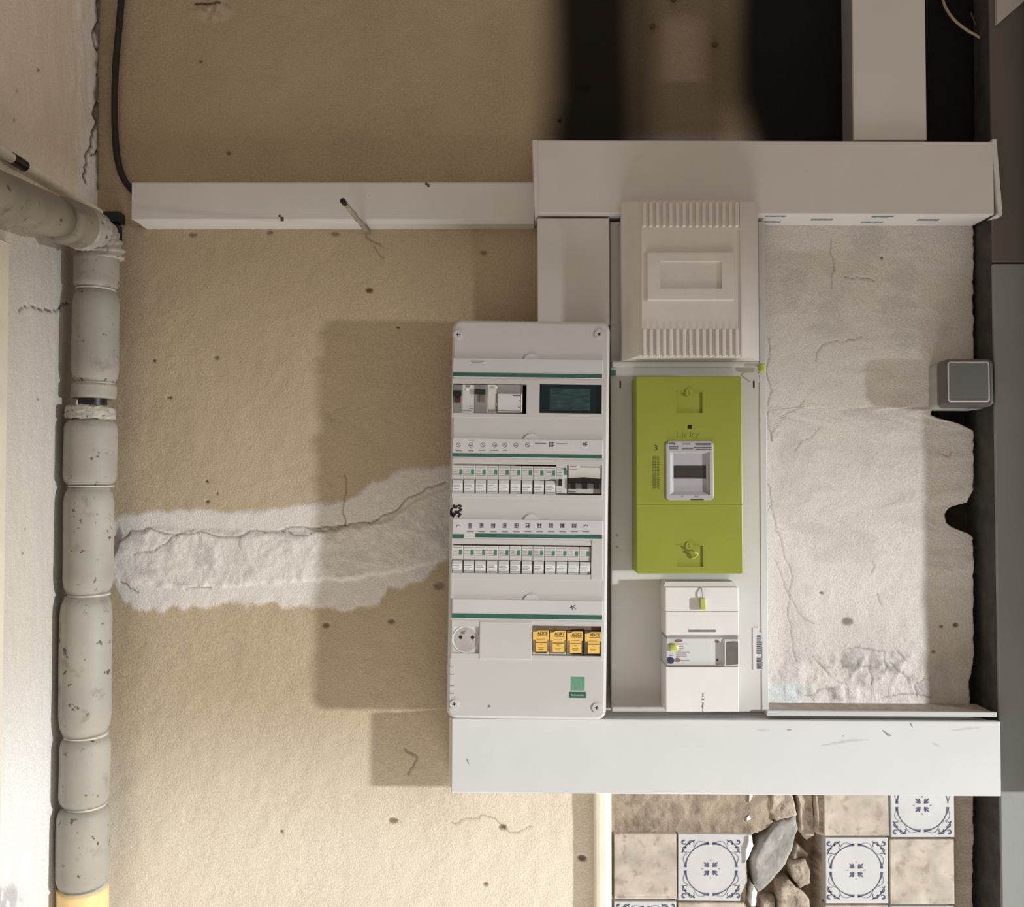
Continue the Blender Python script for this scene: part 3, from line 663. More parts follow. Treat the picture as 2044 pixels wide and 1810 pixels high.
# breakers
def breaker(px, ytop, ystep, ybot, first=None):
    pass
P_ = 23.1
def make_breaker(px0, ytop, ystep, ybot):
    bm = B(); yb = -.072
    pbox(bm, (px0+.4, ytop+1.5, px0+P_-.4, ystep), -.0995, yb, f, .0004, at=Y0)
    pbox(bm, (px0+.4, ystep, px0+P_-.4, ybot), -.0930, yb, f, .0004, at=Y0)
    o = obj('circuit_breaker', bm, PLG, t)
    bm = B(); xa, xb, za, zb = R(px0+1.2, ystep+1, px0+P_-1.6, ybot-1, Y0, f)
    h = zb-za
    vs = [(xa, -.0915, zb), (xa, -.1020, zb-.0005), (xa, -.1035, zb-.3*h), (xa, -.0980, za), (xa, -.0915, za)]
    v0 = [bm.verts.new(v) for v in vs]; v1 = [bm.verts.new((xb, v[1], v[2])) for v in vs]
    bm.faces.new(v0); bm.faces.new(v1)
    for k in range(5): bm.faces.new((v0[k], v0[(k+1) % 5], v1[(k+1) % 5], v1[k]))
    bmesh.ops.recalc_face_normals(bm, faces=bm.faces); obj('lever', bm, PLB, o, 'white lever')
    bm = B(); pbox(bm, (px0+15, ytop+10, px0+21, ytop+19.5), -.0999, -.0990, f, 0, at=Y0); obj('green_tag', bm, GRT, o, 'green tag')
    bm = B()
    for (a, b, w) in ((2, 5, 19), (2, 10.5, 10), (3, 13.5, 9), (2, 17, 11), (2, 20.5, 19)): pbox(bm, (px0+a, ytop+b, px0+a+w, ytop+b+.8), -.0998, -.0990, f, 0, at=Y0)
    obj('print', bm, INKG, o)
    bm = B()
    for b, w in ((.42, 14), (.55, 16), (.68, 12), (.86, 18)):
        zq = zb-h*b; yq = -.1035 if b < .3 else -.1035+(b-.3)/.7*.0055
        box(bm, xa+.001, xa+.001+(xb-xa)*w/22, yq-.0004, yq+.001, zq-.0003, zq+.0003)
    obj('lever_print', bm, INKG, o)
    return o
b2 = make_breaker(902.4, 927, 955.5, 985)
dxp = f.p(925.5, 956, Y0).x-f.p(902.4, 956, Y0).x
for k in range(1, 9): copy(b2, t, dx=dxp*k)
b3 = make_breaker(901.6, 1087, 1116.5, 1144)
for k in range(1, 12): copy(b3, t, dx=dxp*k)
# residual current device beside them
bm = B(); pbox(bm, (1110.5, 928, 1132, 985), -.0995, -.072, f, .0004, at=Y0); o = obj('residual_current_device', bm, PLB, t)
bm = B(); pbox(bm, (1115, 956, 1121.5, 970), -.1060, -.0990, f, .0008, at=Y0); obj('toggle', bm, BLK, o, 'black toggle')
bm = B(); pbox(bm, (1124.5, 934, 1130.5, 937.5), -.1010, -.0990, f, 0, at=Y0); obj('test_button', bm, BLK, o, 'black test button')
bm = B(); pbox(bm, (1126, 939, 1131.5, 948), -.1000, -.0990, f, 0, at=Y0); obj('green_tag', bm, GRT, o, 'green tag')
bm = B()
for b in (932, 938, 943, 948, 976, 981): pbox(bm, (1112, b, 1121, b+.8), -.0998, -.0990, f, 0, at=Y0)
obj('print', bm, INKG, o)
# three pole switch
bm = B(); pbox(bm, (1134.5, 928, 1200, 955), -.0995, -.072, f, .0005, at=Y0); pbox(bm, (1134.5, 955, 1200, 985), -.0950, -.072, f, .0005, at=Y0); o = obj('main_switch', bm, PLG, t)
bm = B(); xa, xb, za, zb = R(1134.5, 954, 1200, 965, Y0, f)
prism(bm, [(xa, za), (xb, za), (xb, zb-.001), ((xa+xb)/2, zb+.0012), (xa, zb-.001)], -.1020, -.0940); obj('toggle_bar', bm, BLK, o, 'black toggle bar')
for px in (1139, 1162, 1186):
    bm = B(); pbox(bm, (px, 963, px+11.5, 976), -.1040, -.0940, f, .001, at=Y0); obj('toggle', bm, BLK, o, 'black toggle')
bm = B(); pbox(bm, (1158, 931, 1198, 932.6), -.0999, -.0990, f, 0, at=Y0); pbox(bm, (1138, 931, 1150, 932), -.0999, -.0990, f, 0, at=Y0); pbox(bm, (1137, 981, 1150, 982.5), -.0959, -.0940, f, 0, at=Y0)
for b in (930.5, 937): pbox(bm, (1138, b, 1152, b+.8), -.0999, -.0990, f, 0, at=Y0)
obj('print', bm, INK, o)
bm = B(); xa, xb, za, zb = R(1132.3, 928, 1134.2, 986, Y0, f); box(bm, xa, xb, -.0997, -.072, za, zb); obj('gap_shadow_strip', bm, BLK, t, 'black strip standing in for gap shadow beside main switch')
# row one: modules behind the left window
ym = -.0965
def mod(name, rect, m, yf=ym, lab=None):
    bm = B(); pbox(bm, rect, yf, -.071, f, .0006, at=Y0); return obj(name, bm, m, t, lab)
o = mod('isolator_switch', (904.5, 767, 922, 824), GRY)
bm = B(); pbox(bm, (904.5, 779, 921.5, 788), -.1015, ym+.001, f, .001, at=Y0); xa, xb, za, zb = R(904.5, 788, 921.5, 793, Y0, f)
prism(bm, [(xa, zb), (xb, zb), (xb-.003, za), (xa+.003, za)], -.101, ym+.001); obj('rocker', bm, BLK, o, 'black rocker')
bm = B(); pbox(bm, (908.5, 793, 919.5, 803), -.1005, ym+.001, f, .001, at=Y0); obj('rocker_tip', bm, RED, o, 'dark red rocker tip')
o = mod('control_module', (922.3, 767, 946, 824), PLB)
bm = B(); xa, xb, za, zb = R(930, 775, 934.5, 779, Y0, f); cyl(bm, ((xa+xb)/2, (za+zb)/2), .0017, ym-.001, ym+.001, 12); obj('indicator', bm, LED, o, 'pale green indicator')
bm = B(); pbox(bm, (930, 768, 938, 772), ym-.0005, ym+.001, f, 0, at=Y0); obj('print', bm, INKG, o); bm = B()
for b in (810, 814.5): pbox(bm, (937, b, 944, b+1), ym-.0004, ym+.001, f, 0, at=Y0)
pbox(bm, (924, 819, 942, 820), ym-.0004, ym+.001, f, 0, at=Y0); obj('print', bm, INKG, o)
o = mod('contactor', (946.3, 767, 972, 824), GRY)
bm = B(); pbox(bm, (948.5, 777, 969, 787), -.101, ym+.001, f, .0012, at=Y0); obj('handle', bm, DRK, o, 'dark handle')
bm = B(); pbox(bm, (957, 787, 968, 802), -.0985, ym+.001, f, .001, at=Y0); obj('handle_stem', bm, BRN, o, 'brown stem')
o = mod('relay', (972.3, 767, 991, 824), PLG)
bm = B(); pbox(bm, (976, 816.5, 991, 823), ym-.0006, ym+.001, f, 0, at=Y0); obj('label', bm, GRY, o, 'dark label')
bm = B(); xa, xb, za, zb = R(989.5, 771, 993, 775, Y0, f); cyl(bm, ((xa+xb)/2, (za+zb)/2), .0016, ym-.004, ym-.002, 12); 
pbox(bm, (990, 803, 991.4, 810), ym-.0006, ym+.001, f, 0, at=Y0); obj('indicator', bm, LED, o, 'white indicator')
o = mod('timer_module', (991.3, 767, 1043.5, 824), GRY)
bm = B(); pbox(bm, (993, 785.5, 1039.5, 823), ym-.002, ym+.001, f, .0006, at=Y0); obj('face_plate', bm, PLB, o, 'white face plate')
bm = B(); pbox(bm, (1040, 786, 1041.8, 823), ym-.0025, ym+.001, f, 0, at=Y0); obj('bright_edge', bm, LED, o)
bm = B(); pbox(bm, (995, 819.5, 1038, 820.4), ym-.0023, ym-.001, f, 0, at=Y0)
for (a, b) in ((1024, 789), (1035, 799), (1035, 806), (1034, 812)): pbox(bm, (a, b, 1039, b+1.2), ym-.0023, ym-.001, f, 0, at=Y0)
obj('print', bm, INK, o)
bm = B(); pbox(bm, (1078, 768, 1200.5, 824.5), -.097, -.071, f, 0, at=Y0); o = obj('display_module', bm, TEAL, t, 'dark teal glassy module')
bm = B(); pbox(bm, (1097, 775, 1178, 819), -.0976, -.096, f, .0004, at=Y0); obj('screen', bm, TEAL2, o, 'teal screen')
# row three blank, row four socket, blank plate, cartridges
bm = B(); pbox(bm, (1180, 1078, 1203, 1157), Y0-.0014, Y0+.001, f, .0006); obj('blank_plate', bm, BRD, t)
bm = B(); pbox(bm, (957, 1241, 1062, 1316), Y0-.0016, Y0+.001, f, .0008); obj('blank_plate', bm, BRD, t)
bm = B(); pbox(bm, (903.5, 1250.5, 955.5, 1303.5), -.0980, -.071, f, .0006, at=Y0); so = obj('power_socket', bm, PLG, t, 'round french power socket')
c0 = f.p(929.5, 1276, -.0980); rs = .0190
bm = B(); n = 40                                              # round well as a lathe
ro = [[bm.verts.new((c0.x+r*math.cos(2*PI*k/n), y, c0.z+r*math.sin(2*PI*k/n))) for k in range(n)] for r, y in ((rs+.0014, -.0979), (rs+.0010, -.0986), (rs, -.0986), (rs*.97, -.0982), (rs*.93, -.0983))]
for a, b in zip(ro, ro[1:]):
    for k in range(n): bm.faces.new((a[k], a[(k+1) % n], b[(k+1) % n], b[k]))
bmesh.ops.recalc_face_normals(bm, faces=bm.faces); obj('socket_rim', bm, PLB, so, smooth=True)
bm = B(); cyl(bm, (c0.x, c0.z), rs*.93, -.0983, -.0975, 40); obj('socket_well', bm, mat('socket_grey', (.42, .39, .36), .5, .08, 60), so, 'grey socket well')
bm = B()
for px, py in ((919.6, 1271.7), (943.4, 1272)):
    p = f.p(px, py, -.0980); cyl(bm, (p.x, p.z), .0026, -.0986, -.0980, 16)
obj('pin_hole', bm, BLK, so)
bm = B(); p = f.p(930, 1262.5, -.1000); cyl(bm, (p.x, p.z), .0022, -.1010, -.0980, 14); obj('earth_pin', bm, METAL, so, 'metal earth pin')
bm = B()
pbox(bm, (1063, 1250, 1199.5, 1258.5), -.0940, -.071, f, 0, at=Y0)
obj('terminal_cover', bm, BRN, t, 'brown terminal cover')
for k, (xa_, w) in enumerate(((1063, 'ADCE'), (1097, 'ADRT'), (1131.5, 'ADCE'), (1167, 'ADCE'))):
    dy = k*1.2
    bm = B(); pbox(bm, (xa_, 1258+dy, xa_+32.5, 1307.5), -.0950, -.071, f, .0004, at=Y0); o = obj('surge_cartridge', bm, PLG, t, 'surge cartridge with yellow front')
    bm = B(); p4 = [f.p(x, y, Y0) for x, y in ((xa_+.5, 1260.5+dy), (xa_+8, 1260+dy), (xa_+12, 1257.5+dy), (xa_+32, 1257.5+dy), (xa_+32, 1275.5+dy), (xa_+29, 1276+dy), (xa_+29, 1300+dy), (xa_+6, 1300+dy), (xa_+6, 1276+dy), (xa_+.5, 1275.5+dy))]
    prism(bm, [(p.x, p.z) for p in p4], -.1025, -.0940); o2 = obj('yellow_front', bm, YEL, o, 'amber yellow front')
    bm = B(); ptext(bm, w, (xa_+10.5, 1260.5+dy, xa_+30.5, 1267+dy), -.1026, f); pbox(bm, (xa_+10, 1268.5+dy, xa_+30, 1269.6+dy), -.1028, -.1020, f)
    pbox(bm, (xa_+7, 1281.5+dy, xa_+28.5, 1283+dy), -.1028, -.1020, f); pbox(bm, (xa_+8, 1275.5+dy, xa_+25, 1276.2+dy), -.1027, -.1020, f)
    for q, ww in ((1285.5, 5), (1292, 12), (1295, 9)): pbox(bm, (xa_+17-ww/2, q+dy, xa_+17+ww/2, q+1+dy), -.1027, -.1020, f)
    obj('lettering', bm, INK, o, 'black lettering')
    bm = B(); pbox(bm, (xa_+6, 1300+dy, xa_+29, 1303.5+dy), -.0975, -.0940, f, 0, at=Y0); obj('slot', bm, DRK, o, 'dark slot')
bm = B(); pbox(bm, (1164.3, 1256, 1166.5, 1308), -.1028, -.071, f, 0, at=Y0); obj('gap_shadow_strip', bm, BLK, t, 'black strip standing in for gap shadow between cartridges')
# screws, sticker, name plate, marker writing
for px, py in ((914, 668), (1196, 667), (907, 1405), (1191, 1412)):
    p = f.p(px, py, Y0); bm = B(); cyl(bm, (p.x, p.z), .0066, Y0-.0016, Y0+.001, 24, .0072); o = obj('screw', bm, BRD, t)
    bm = B(); a = random.uniform(0, PI)
    for q in (a, a+PI/2): ribbon(bm, [(p.x-.003*math.cos(q), p.z-.003*math.sin(q)), (p.x+.003*math.cos(q), p.z+.003*math.sin(q))], .0016, Y0-.0017)
    obj('screw_slot', bm, INK, o, 'dark cross slot')
bm = B(); pbox(bm, (1140, 1351, 1167, 1378), Y0-.0004, Y0+.001, f); obj('sticker', bm, GRS, t, 'plain green square sticker')
bm = B(); pbox(bm, (1136.5, 1381, 1170, 1393), Y0-.0006, Y0+.001, f, .0003); o = obj('name_plate', bm, GRN, t, 'dark green name plate')
bm = B(); ptext(bm, 'Schneider', (1140, 1384.5, 1167, 1389), Y0-.0007, f); obj('lettering', bm, mat('pale_green_ink', (.42, .55, .47), .5), o, 'pale lettering')
bm = B()
def zz2(x, y): p = f.p(883.5+x/5.9, 860+y/5.678, Y0-.0005); return (p.x, p.z)
for pts in (((132, 835), (138, 868), (160, 872), (172, 842)), ((188, 842), (222, 852), (196, 872), (222, 892), (205, 905)), ((112, 872), (97, 905), (98, 945), (130, 970), (146, 952), (122, 935), (108, 940)), ((165, 925), (200, 905), (185, 932), (215, 940), (182, 972)), ((150, 905), (160, 940))):
    ribbon(bm, [zz2(*p) for p in pts], .0034, Y0-.0003)
obj('marker_writing', solid(bm, .0002), MARK, t, 'black felt pen letters')
bm = B()
for py in (1330, 1345, 1368, 1383): pbox(bm, (897, py, 906, py+1.4), Y0-.0003, Y0+.001, f)
pbox(bm, (974.5, 1407, 978.5, 1412), Y0-.0003, Y0+.001, f); obj('moulded_mark', bm, INKG, t)

# ================================================================== CONTROL PANEL (meter base plate)
YB = -.040
t = thing('control_panel', W(1374, 930, 0), 'tall white backing panel carrying the lime meter and main breaker', 'panel')
x0, x1, z0, z1 = R(1219, 432, 1530, 1421, YB); z1 = .3985
bm = B(); box(bm, x0, x1, YB, 0, z0, z1, .002); pn = obj('back_plate', bm, mat('panel_plastic', (.56, .545, .51), .4, .03, 14, .05, 600), t)
xa, xb, za, zb = R(1219, 722, 1530, 749, YB)
bm = B(); box(bm, xa+.001, xb-.014, YB-.006, YB+.001, za+.012, zb, .002); obj('cross_bar', bm, PLG, t)
xa, xb, za, zb = R(1516, 432, 1530, 1421, YB); zb = .3985
bm = B(); box(bm, xb-.010, xb, YB-.0012, YB+.001, za+.001, zb-.001, .0005); obj('side_rim', bm, PLB, t)
for px in (1238, 1505):
    bm = B(); pbox(bm, (px-1.5, 760, px+1.5, 774), YB-.0005, YB+.001); obj('slot', bm, BLK, t)
bm = B(); pbox(bm, (1219.5, 738, 1229, 749), YB-.0005-.006, YB+.001); obj('clip_hole', bm, GRN, t, 'dark square clip hole')
bm = B(); pbox(bm, (1221, 425.5, 1239, 432), YB-.004, YB+.01); obj('corner_clip', bm, INK, t, 'dark corner clip')
bm = B(); pbox(bm, (1503, 1253, 1514, 1337), YB-.0012, YB+.001, bev=.0004); pbox(bm, (1514, 1262, 1521.5, 1337), YB-.0012, YB+.001); lb = obj('bar_code_label', bm, PLB, t, 'white bar code label')
bm = B(); py = 1268
while py < 1334:
    w = random.choice((.9, 1.4, 2.2, .7))
    if not 1306 < py < 1310: pbox(bm, (1510.5, py, 1519, min(py+w, 1335)), YB-.0014, YB-.001)
    py += w+random.choice((.6, .9, .8))
for py in range(1282, 1334, 3): pbox(bm, (1520, py, 1521.3, py+2), YB-.0014, YB-.001)
obj('bar_code', bm, INK, lb, 'dark bar code')
bm = B()
for (a, b, c, d) in ((1228, 1066, 1236, 1071), (1230, 1088, 1234, 1096)):
    p = W((a+c)/2, (b+d)/2, YB); cyl(bm, (p.x, p.z), .002, YB-.0003, YB+.001, 8)
obj('stain', bm, mat('stain', (.40, .33, .24), .8), t)
# ribbed cover
YC = -.105
t = thing('fuse_cover', W(1378, 560, -.04), 'white ribbed plastic cover above the lime green meter', 'cover')
xa, xb, zb_, zt_ = R(1241, 404, 1515, 719, -.075); xi, xj, zl, zh = R(1281, 400, 1481, 716, YC)
bm = B()
prof = [(xa, -.0635), (xa, -.072), (xa+.006, -.078), (xi-.003, -.099), (xi, YC), (xj, YC), (xj+.003, -.099), (xb-.006, -.078), (xb, -.072), (xb, -.0635)]
a = [bm.verts.new((x, y, zb_ + (.004 if y < -.09 else 0))) for x, y in prof]; b = [bm.verts.new((x, y, zh if y <= -.099 else zt_)) for x, y in prof]
bm.faces.new(a); bm.faces.new(b)
for i in range(10): bm.faces.new((a[i], a[(i+1) % 10], b[(i+1) % 10], b[i]))
bmesh.ops.recalc_face_normals(bm, faces=bm.faces); cv = obj('shell', bm, EMB, t)
bm = B(); box(bm, xa+.001, xb-.0005, -.0634, -.0465, zb_+.004, .398); obj('neck', bm, EMB, t)
r1 = R(1291, 504, 1464, 600, YC); r2 = R(1317, 523, 1440, 577, YC)
bm = B(); box(bm, r1[0], r1[1], YC-.0035, YC+.001, r1[2], r1[3], .0012, 2); pl = obj('raised_panel', bm, EMB, t); cut(pl, [(r2[0], r2[1], -.2, YC+.0005, r2[2], r2[3])])
for (ya_, yb2) in ((402, 452), (656, 713)):
    for k in range(15):
        px = 1283+k*13.2; bm = B(); q = R(px, ya_, px+7, yb2, YC-.004); box(bm, q[0], q[1], YC-.0045, YC+.001, q[2], q[3], .001, 1); obj('rib', bm, EMB, t)
xa2, xb2, za2, zb2 = R(1478, 402, 1482, 714, YC-.003)
bm = B(); box(bm, xa2, xb2, YC-.002, YC+.001, za2, zb2, .0008); obj('rim', bm, EMB, t)
# lime meter
YM = -.090
t = thing('electricity_meter', W(1376, 948, -.04), 'lime green smart electricity meter with grey display', 'electricity meter')
q = R(1270, 751, 1482, 1145, YM); bm = B(); rbox(bm, q[0], q[1], YM, -.041, q[2], q[3], .003, .0012, 2); md = obj('lid', bm, LIME, t)
pk = [R(1350, 783, 1402, 824, YM), R(1351, 1089, 1404, 1131, YM)]
cut(md, [(a, b, -.2, YM+.0022, c, d) for a, b, c, d in pk+[R(1335, 900, 1418, 990, YM)]][:2]+[(*R(1336, 901, 1417, 989, YM)[:2], -.2, YM+.010, *R(1336, 901, 1417, 989, YM)[2:])]+[(*R(1372.5, 848, 1381, 856, YM)[:2], -.2, YM+.006, *R(1372.5, 848, 1381, 856, YM)[2:])]+[(*R(1271, 1006, 1482, 1007.5, YM)[:2], -.2, YM+.0012, *R(1271, 1006, 1482, 1007.5, YM)[2:])])
for k, (dy) in enumerate((0, 306)):
    bm = B(); pbox(bm, (1350, 780.5+dy, 1368, 782.5+dy), YM-.0003, YM+.001); pbox(bm, (1384, 780.5+dy, 1404, 782.5+dy), YM-.0003, YM+.001); obj('latch_slit', bm, LIMED, t)
    bm = B(); p = W(1376, 783+dy, YM); cyl(bm, (p.x, p.z), .006, YM-.0012, YM+.003, 20); obj('latch', bm, LIME, t)
    bm = B(); ribbon(bm, [(p.x-.001, p.z+.003), (p.x, p.z), (p.x+.0005, p.z-.004)], .0012, YM-.0013); obj('latch_mark', solid(bm), LIMED, t)
bm = B(); pbox(bm, (1373, 848.5, 1380.5, 855.5), YM-.0002, YM+.0055); obj('sensor_hole', bm, BLK, t, 'black sensor hole')
bm = B(); ptext(bm, 'Linky', (1352, 861, 1398, 877), YM-.0002); obj('embossed_lettering', bm, LIME, t)
bm = B(); ptext(bm, '3', (1306, 888, 1312.5, 899), YM-.0001); obj('lettering', bm, INK, t, 'black figure 3')
bm = B(); py = 911
while py < 976:
    h = random.choice((1., 1.6, 2.2)); pbox(bm, (1303, py, 1310, py+h), YM-.0003, YM+.001); pbox(bm, (1311.5, py+.5, 1316, py+h*.9+.5), YM-.0003, YM+.001); py += h+random.choice((1.2, 1.7))
obj('bar_code', bm, mat('olive_ink', (.09, .11, .02), .6), t)
q = R(1329, 880, 1424, 998, YM); bm = B(); rbox(bm, q[0], q[1], YM-.002, YM+.002, q[2], q[3], .006, .001, 4); wn = obj('window_frame', bm, mat('grey_lilac_plastic', (.42, .41, .43), .35, .04, 60), t, 'grey window frame with rounded corners'); cut(wn, [(*R(1337, 902, 1416, 988, YM)[:2], -.2, YM+.05, *R(1337, 902, 1416, 988, YM)[2:])])
q = R(1337, 902, 1416, 988, YM-.002); q2 = R(1344.5, 905, 1409, 981, YM+.003)
bm = B(); vo = [bm.verts.new((x, YM-.0017, z_)) for x, z_ in ((q[0], q[2]), (q[1], q[2]), (q[1], q[3]), (q[0], q[3]))]; vi = [bm.verts.new((x, YM+.003, z_)) for x, z_ in ((q2[0], q2[2]), (q2[1], q2[2]), (q2[1], q2[3]), (q2[0], q2[3]))]
bm.faces.new(vi)
for k in range(4): bm.faces.new((vo[k], vo[(k+1) % 4], vi[(k+1) % 4], vi[k]))
bmesh.ops.recalc_face_normals(bm, faces=bm.faces); obj('display_block', bm, mat('display_grey', (.40, .39, .41), .35, .03, 60), wn)
bm = B(); pbox(bm, (1345, 929, 1409, 955), YM+.0026, YM+.004, at=YM+.003); obj('display', bm, LCD, wn, 'dark display')
bm = B(); yk = YM-.0021
ptext(bm, 'Linky', (1333, 882, 1348, 888), yk); pbox(bm, (1362, 885, 1378, 887), yk-.0003, YM)
for (a, b, c) in ((1388, 884, 1420), (1390, 887, 1418), (1336, 891, 1354), (1337, 895, 1353), (1362, 895, 1384), (1386, 892, 1420), (1388, 896, 1420)):
    px = a
    while px < c:
        w = random.uniform(1.5, 3.5); pbox(bm, (px, b, min(px+w, c), b+1.6), yk-.0003, YM); px += w+1.1
pbox(bm, (1379, 995.5, 1405, 998.2), yk-.0004, YM); obj('lettering', bm, INK, wn, 'small dark lettering')
bm = B(); pbox(bm, (1360, 990, 1364, 991), yk-.0003, YM); obj('print', bm, INKG, wn); bm = B(); pbox(bm, (1387, 990, 1394, 991.5), yk-.0003, YM); obj('print', bm, INKG, wn)
# main breaker
YK = -.085
t = thing('main_breaker', W(1402, 1295, -.04), 'white main circuit breaker below the lime green meter', 'circuit breaker')
def kb(name, rect, yf, m, lab=None, bev=.001, par=None):
    bm = B(); pbox(bm, rect, yf, -.041, bev=bev); return obj(name, bm, m, par or t, lab)
q = R(1328, 1172, 1474, 1220, YK); bm = B(); box(bm, q[0], q[1], YK, -.041, q[2], q[3], .001)
q3 = R(1327, 1160, 1471, 1172, YK+.01)
prism(bm, [(q[0], q[3]-.001), (q[1], q[3]-.001), (q[1]-.004, q[3]+.007), (q[0]+.002, q[3]+.007)], YK+.012, -.041)
obj('upper_terminal_cover', bm, PL, t)
kb('upper_body', (1328.5, 1220.8, 1475, 1268), YK, PL)
kb('gap_strip', (1330, 1267.5, 1474, 1274.5), YK+.0022, GRY, 'shadowed joint'); fp = kb('face_plate', (1330, 1274, 1446, 1329.5), YK+.003, PLB)
kb('lower_terminal_cover', (1329, 1330.5, 1475, 1420), YK, PL)
bm = B(); pbox(bm, (1375, 1256.5, 1429, 1261.5), YK-.0003, YK+.001); obj('print', bm, INKG, t)
yf = YK+.003
kb('lever_frame', (1443, 1275, 1476, 1330), YK+.001, PLB, None, .002)
q = R(1449, 1279, 1473, 1329, YK-.002)
bm = B(); v0 = [(q[0], YK-.004, q[2]), (q[0], YK-.004, q[3]), (q[1], YK-.012, q[3]-.004), (q[1], YK-.012, q[2]+.004)]
prism(bm, [(q[0], q[2]+.001), (q[1], q[2]+.003), (q[1], q[3]-.001), (q[0], q[3]-.003)], YK-.0035, YK-.0005); lv = obj('lever', bm, mat('smoky_lever', (.14, .13, .11), .3, .2, 40), t, 'dark smoky lever')
bm = B(); pbox(bm, (1446, 1280, 1449.5, 1328), YK-.0035, YK, bev=.001); obj('lever_side', bm, PLB, lv)
def disc(name, px, py, r, m, yfr, h, par, lab=None, sx=1):
    p = W(px, py, yfr); bm = B(); cyl(bm, (p.x, p.z), r, yfr-h, yfr+.001, 20)
    for v in bm.verts: v.co.x = p.x+(v.co.x-p.x)*sx
    return obj(name, bm, m, par, lab)
disc('blue_button', 1338.5, 1317.5, .0048, BLUE, yf, .003, fp, 'navy blue button'); disc('mauve_button', 1353.5, 1317, .003, MAUVE, yf, .0015, fp, 'mauve button')
disc('indicator_window', 1355, 1278.5, .0023, MAUVE, yf, .0006, fp, None, 2.4); disc('indicator_window', 1431, 1279.5, .0025, MAUVE, yf, .0006, fp); disc('screw_dot', 1432, 1317.5, .0014, BLUE, yf, .0006, fp)
bm = B(); yk = yf-.0003
for (a, b, c) in ((1350, 1285, 1372), (1356, 1290, 1364), (1356, 1294, 1364), (1352, 1297, 1360), (1350, 1301.5, 1377), (1349, 1305, 1370), (1350, 1309, 1371), (1357, 1317.3, 1376), (1336, 1308, 1342)): pbox(bm, (a, b, c, b+1.), yk, yf+.001)
obj('print', bm, INKG, fp)
bm = B(); pbox(bm, (1331, 1328, 1440, 1329.3), yk, yf+.001); pbox(bm, (1331, 1323, 1332.2, 1329), yk, yf+.001); obj('red_line', bm, mat('red_ink', (.17, .06, .05), .6), fp, 'thin dark red line')
bm = B()
for (a, b, c, d) in ((1402.6, 1383, 1404.4, 1391), (1401, 1394, 1406, 1396.5), (1402.5, 1402, 1404.5, 1408), (1401.5, 1408, 1403.2, 1412), (1402.8, 1412, 1403.8, 1421)): pbox(bm, (a, b, c, d), YK-.0004, YK+.001)
obj('score_mark', bm, INK, t, 'dark vertical score mark')
# seals
def seal(org, label): return thing('security_seal', org, label, 'seal')
p = W(1402.5, 1205, YK-.003); s = seal(p, 'lime seal hanging on a short wire on the breaker')
bm = B(); rbox(bm, p.x-.0042, p.x+.0042, YK-.008, YK-.0005, p.z-.009, p.z+.009, .003, .001, 3); obj('seal_body', bm, SEAL, s)
bm = B(); tube(bm, smooth_path([(p.x-.001, YK-.001, W(1401, 1172, YK).z), (p.x-.0005, YK-.004, W(1401, 1182, YK).z), (p.x, YK-.004, p.z+.008)]), .0009, 8); obj('wire', bm, METAL, s, 'pale wire')
p = W(1345, 1292, yf-.003); s = seal(p, 'yellow seal on breaker face left corner')
bm = B(); bmesh.ops.create_icosphere(bm, subdivisions=2, radius=.0075)
for v in bm.verts: v.co = Vector((p.x+v.co.x*1.05*(1+.15*math.sin(v.co.z*900)), yf-.0026+v.co.y*.45, p.z+v.co.z*.85*(1+.12*math.sin(v.co.x*700))))
obj('seal_body', bm, SEAL, s)
p = W(1519, 733, YB-.012); s = seal(p, 'lime seal at lower right corner of the ribbed cover')
bm = B(); box(bm, p.x-.004, p.x+.006, YB-.018, YB-.0055, p.z-.008, p.z+.006, .003, 2); obj('seal_body', bm, SEAL, s)
bm = B(); tube(bm, smooth_path([(p.x+.001, YB-.010, p.z-.006), (p.x-.004, YB-.012, p.z-.012), (p.x-.002, YB-.0062, p.z-.022)]), .0009, 8); obj('wire', bm, METAL, s)
p = W(1384, 1104, YM-.003); s = seal(p, 'broken lime seal in the lower latch pocket of the meter')
bm = B(); tube(bm, smooth_path([(p.x-.002, YM+.005, p.z+.006), (p.x+.001, YM-.004, p.z+.002), (p.x+.006, YM-.004, p.z-.001), (p.x+.002, YM-.001, p.z-.006), (p.x-.003, YM+.0055, p.z-.008)]), .0016, 8); obj('seal_body', bm, SEAL, s)

# ================================================================== LIGHT SWITCH
t = thing('light_switch', W(1910, 765, -.03), 'grey square surface light switch beside the grey jamb', 'light switch')
YS = -.056
q = R(1887, 716, 1984, 812, YS); qb = (q[0]+.001, q[1], q[2]-.0015, q[3]-.001)
bm = B(); rbox(bm, qb[0], qb[1], -.030, .012, qb[2], qb[3], .008, 0, 4); obj('back_box', bm, BOXG, t, 'pale grey green box', True if False else False)
bm = B(); rbox(bm, q[0], q[1], YS, -.030, q[2], q[3], .008, .004, 4); obj('frame', bm, BOXD, t)
q2 = R(1893, 721.5, 1975.5, 802, YS-.002); bm = B(); rbox(bm, q2[0], q2[1], YS-.0022, YS+.001, q2[2], q2[3], .004, .0006, 4); o = obj('rocker_surround', bm, CHR, t, 'bright thin surround')
q3 = R(1895.5, 724, 1973, 800, YS-.003); bm = B(); rbox(bm, q3[0], q3[1], YS-.0034, YS+.001, q3[2], q3[3], .0035, .0006, 4); obj('rocker', bm, ROCK, t, 'plain grey rocker')

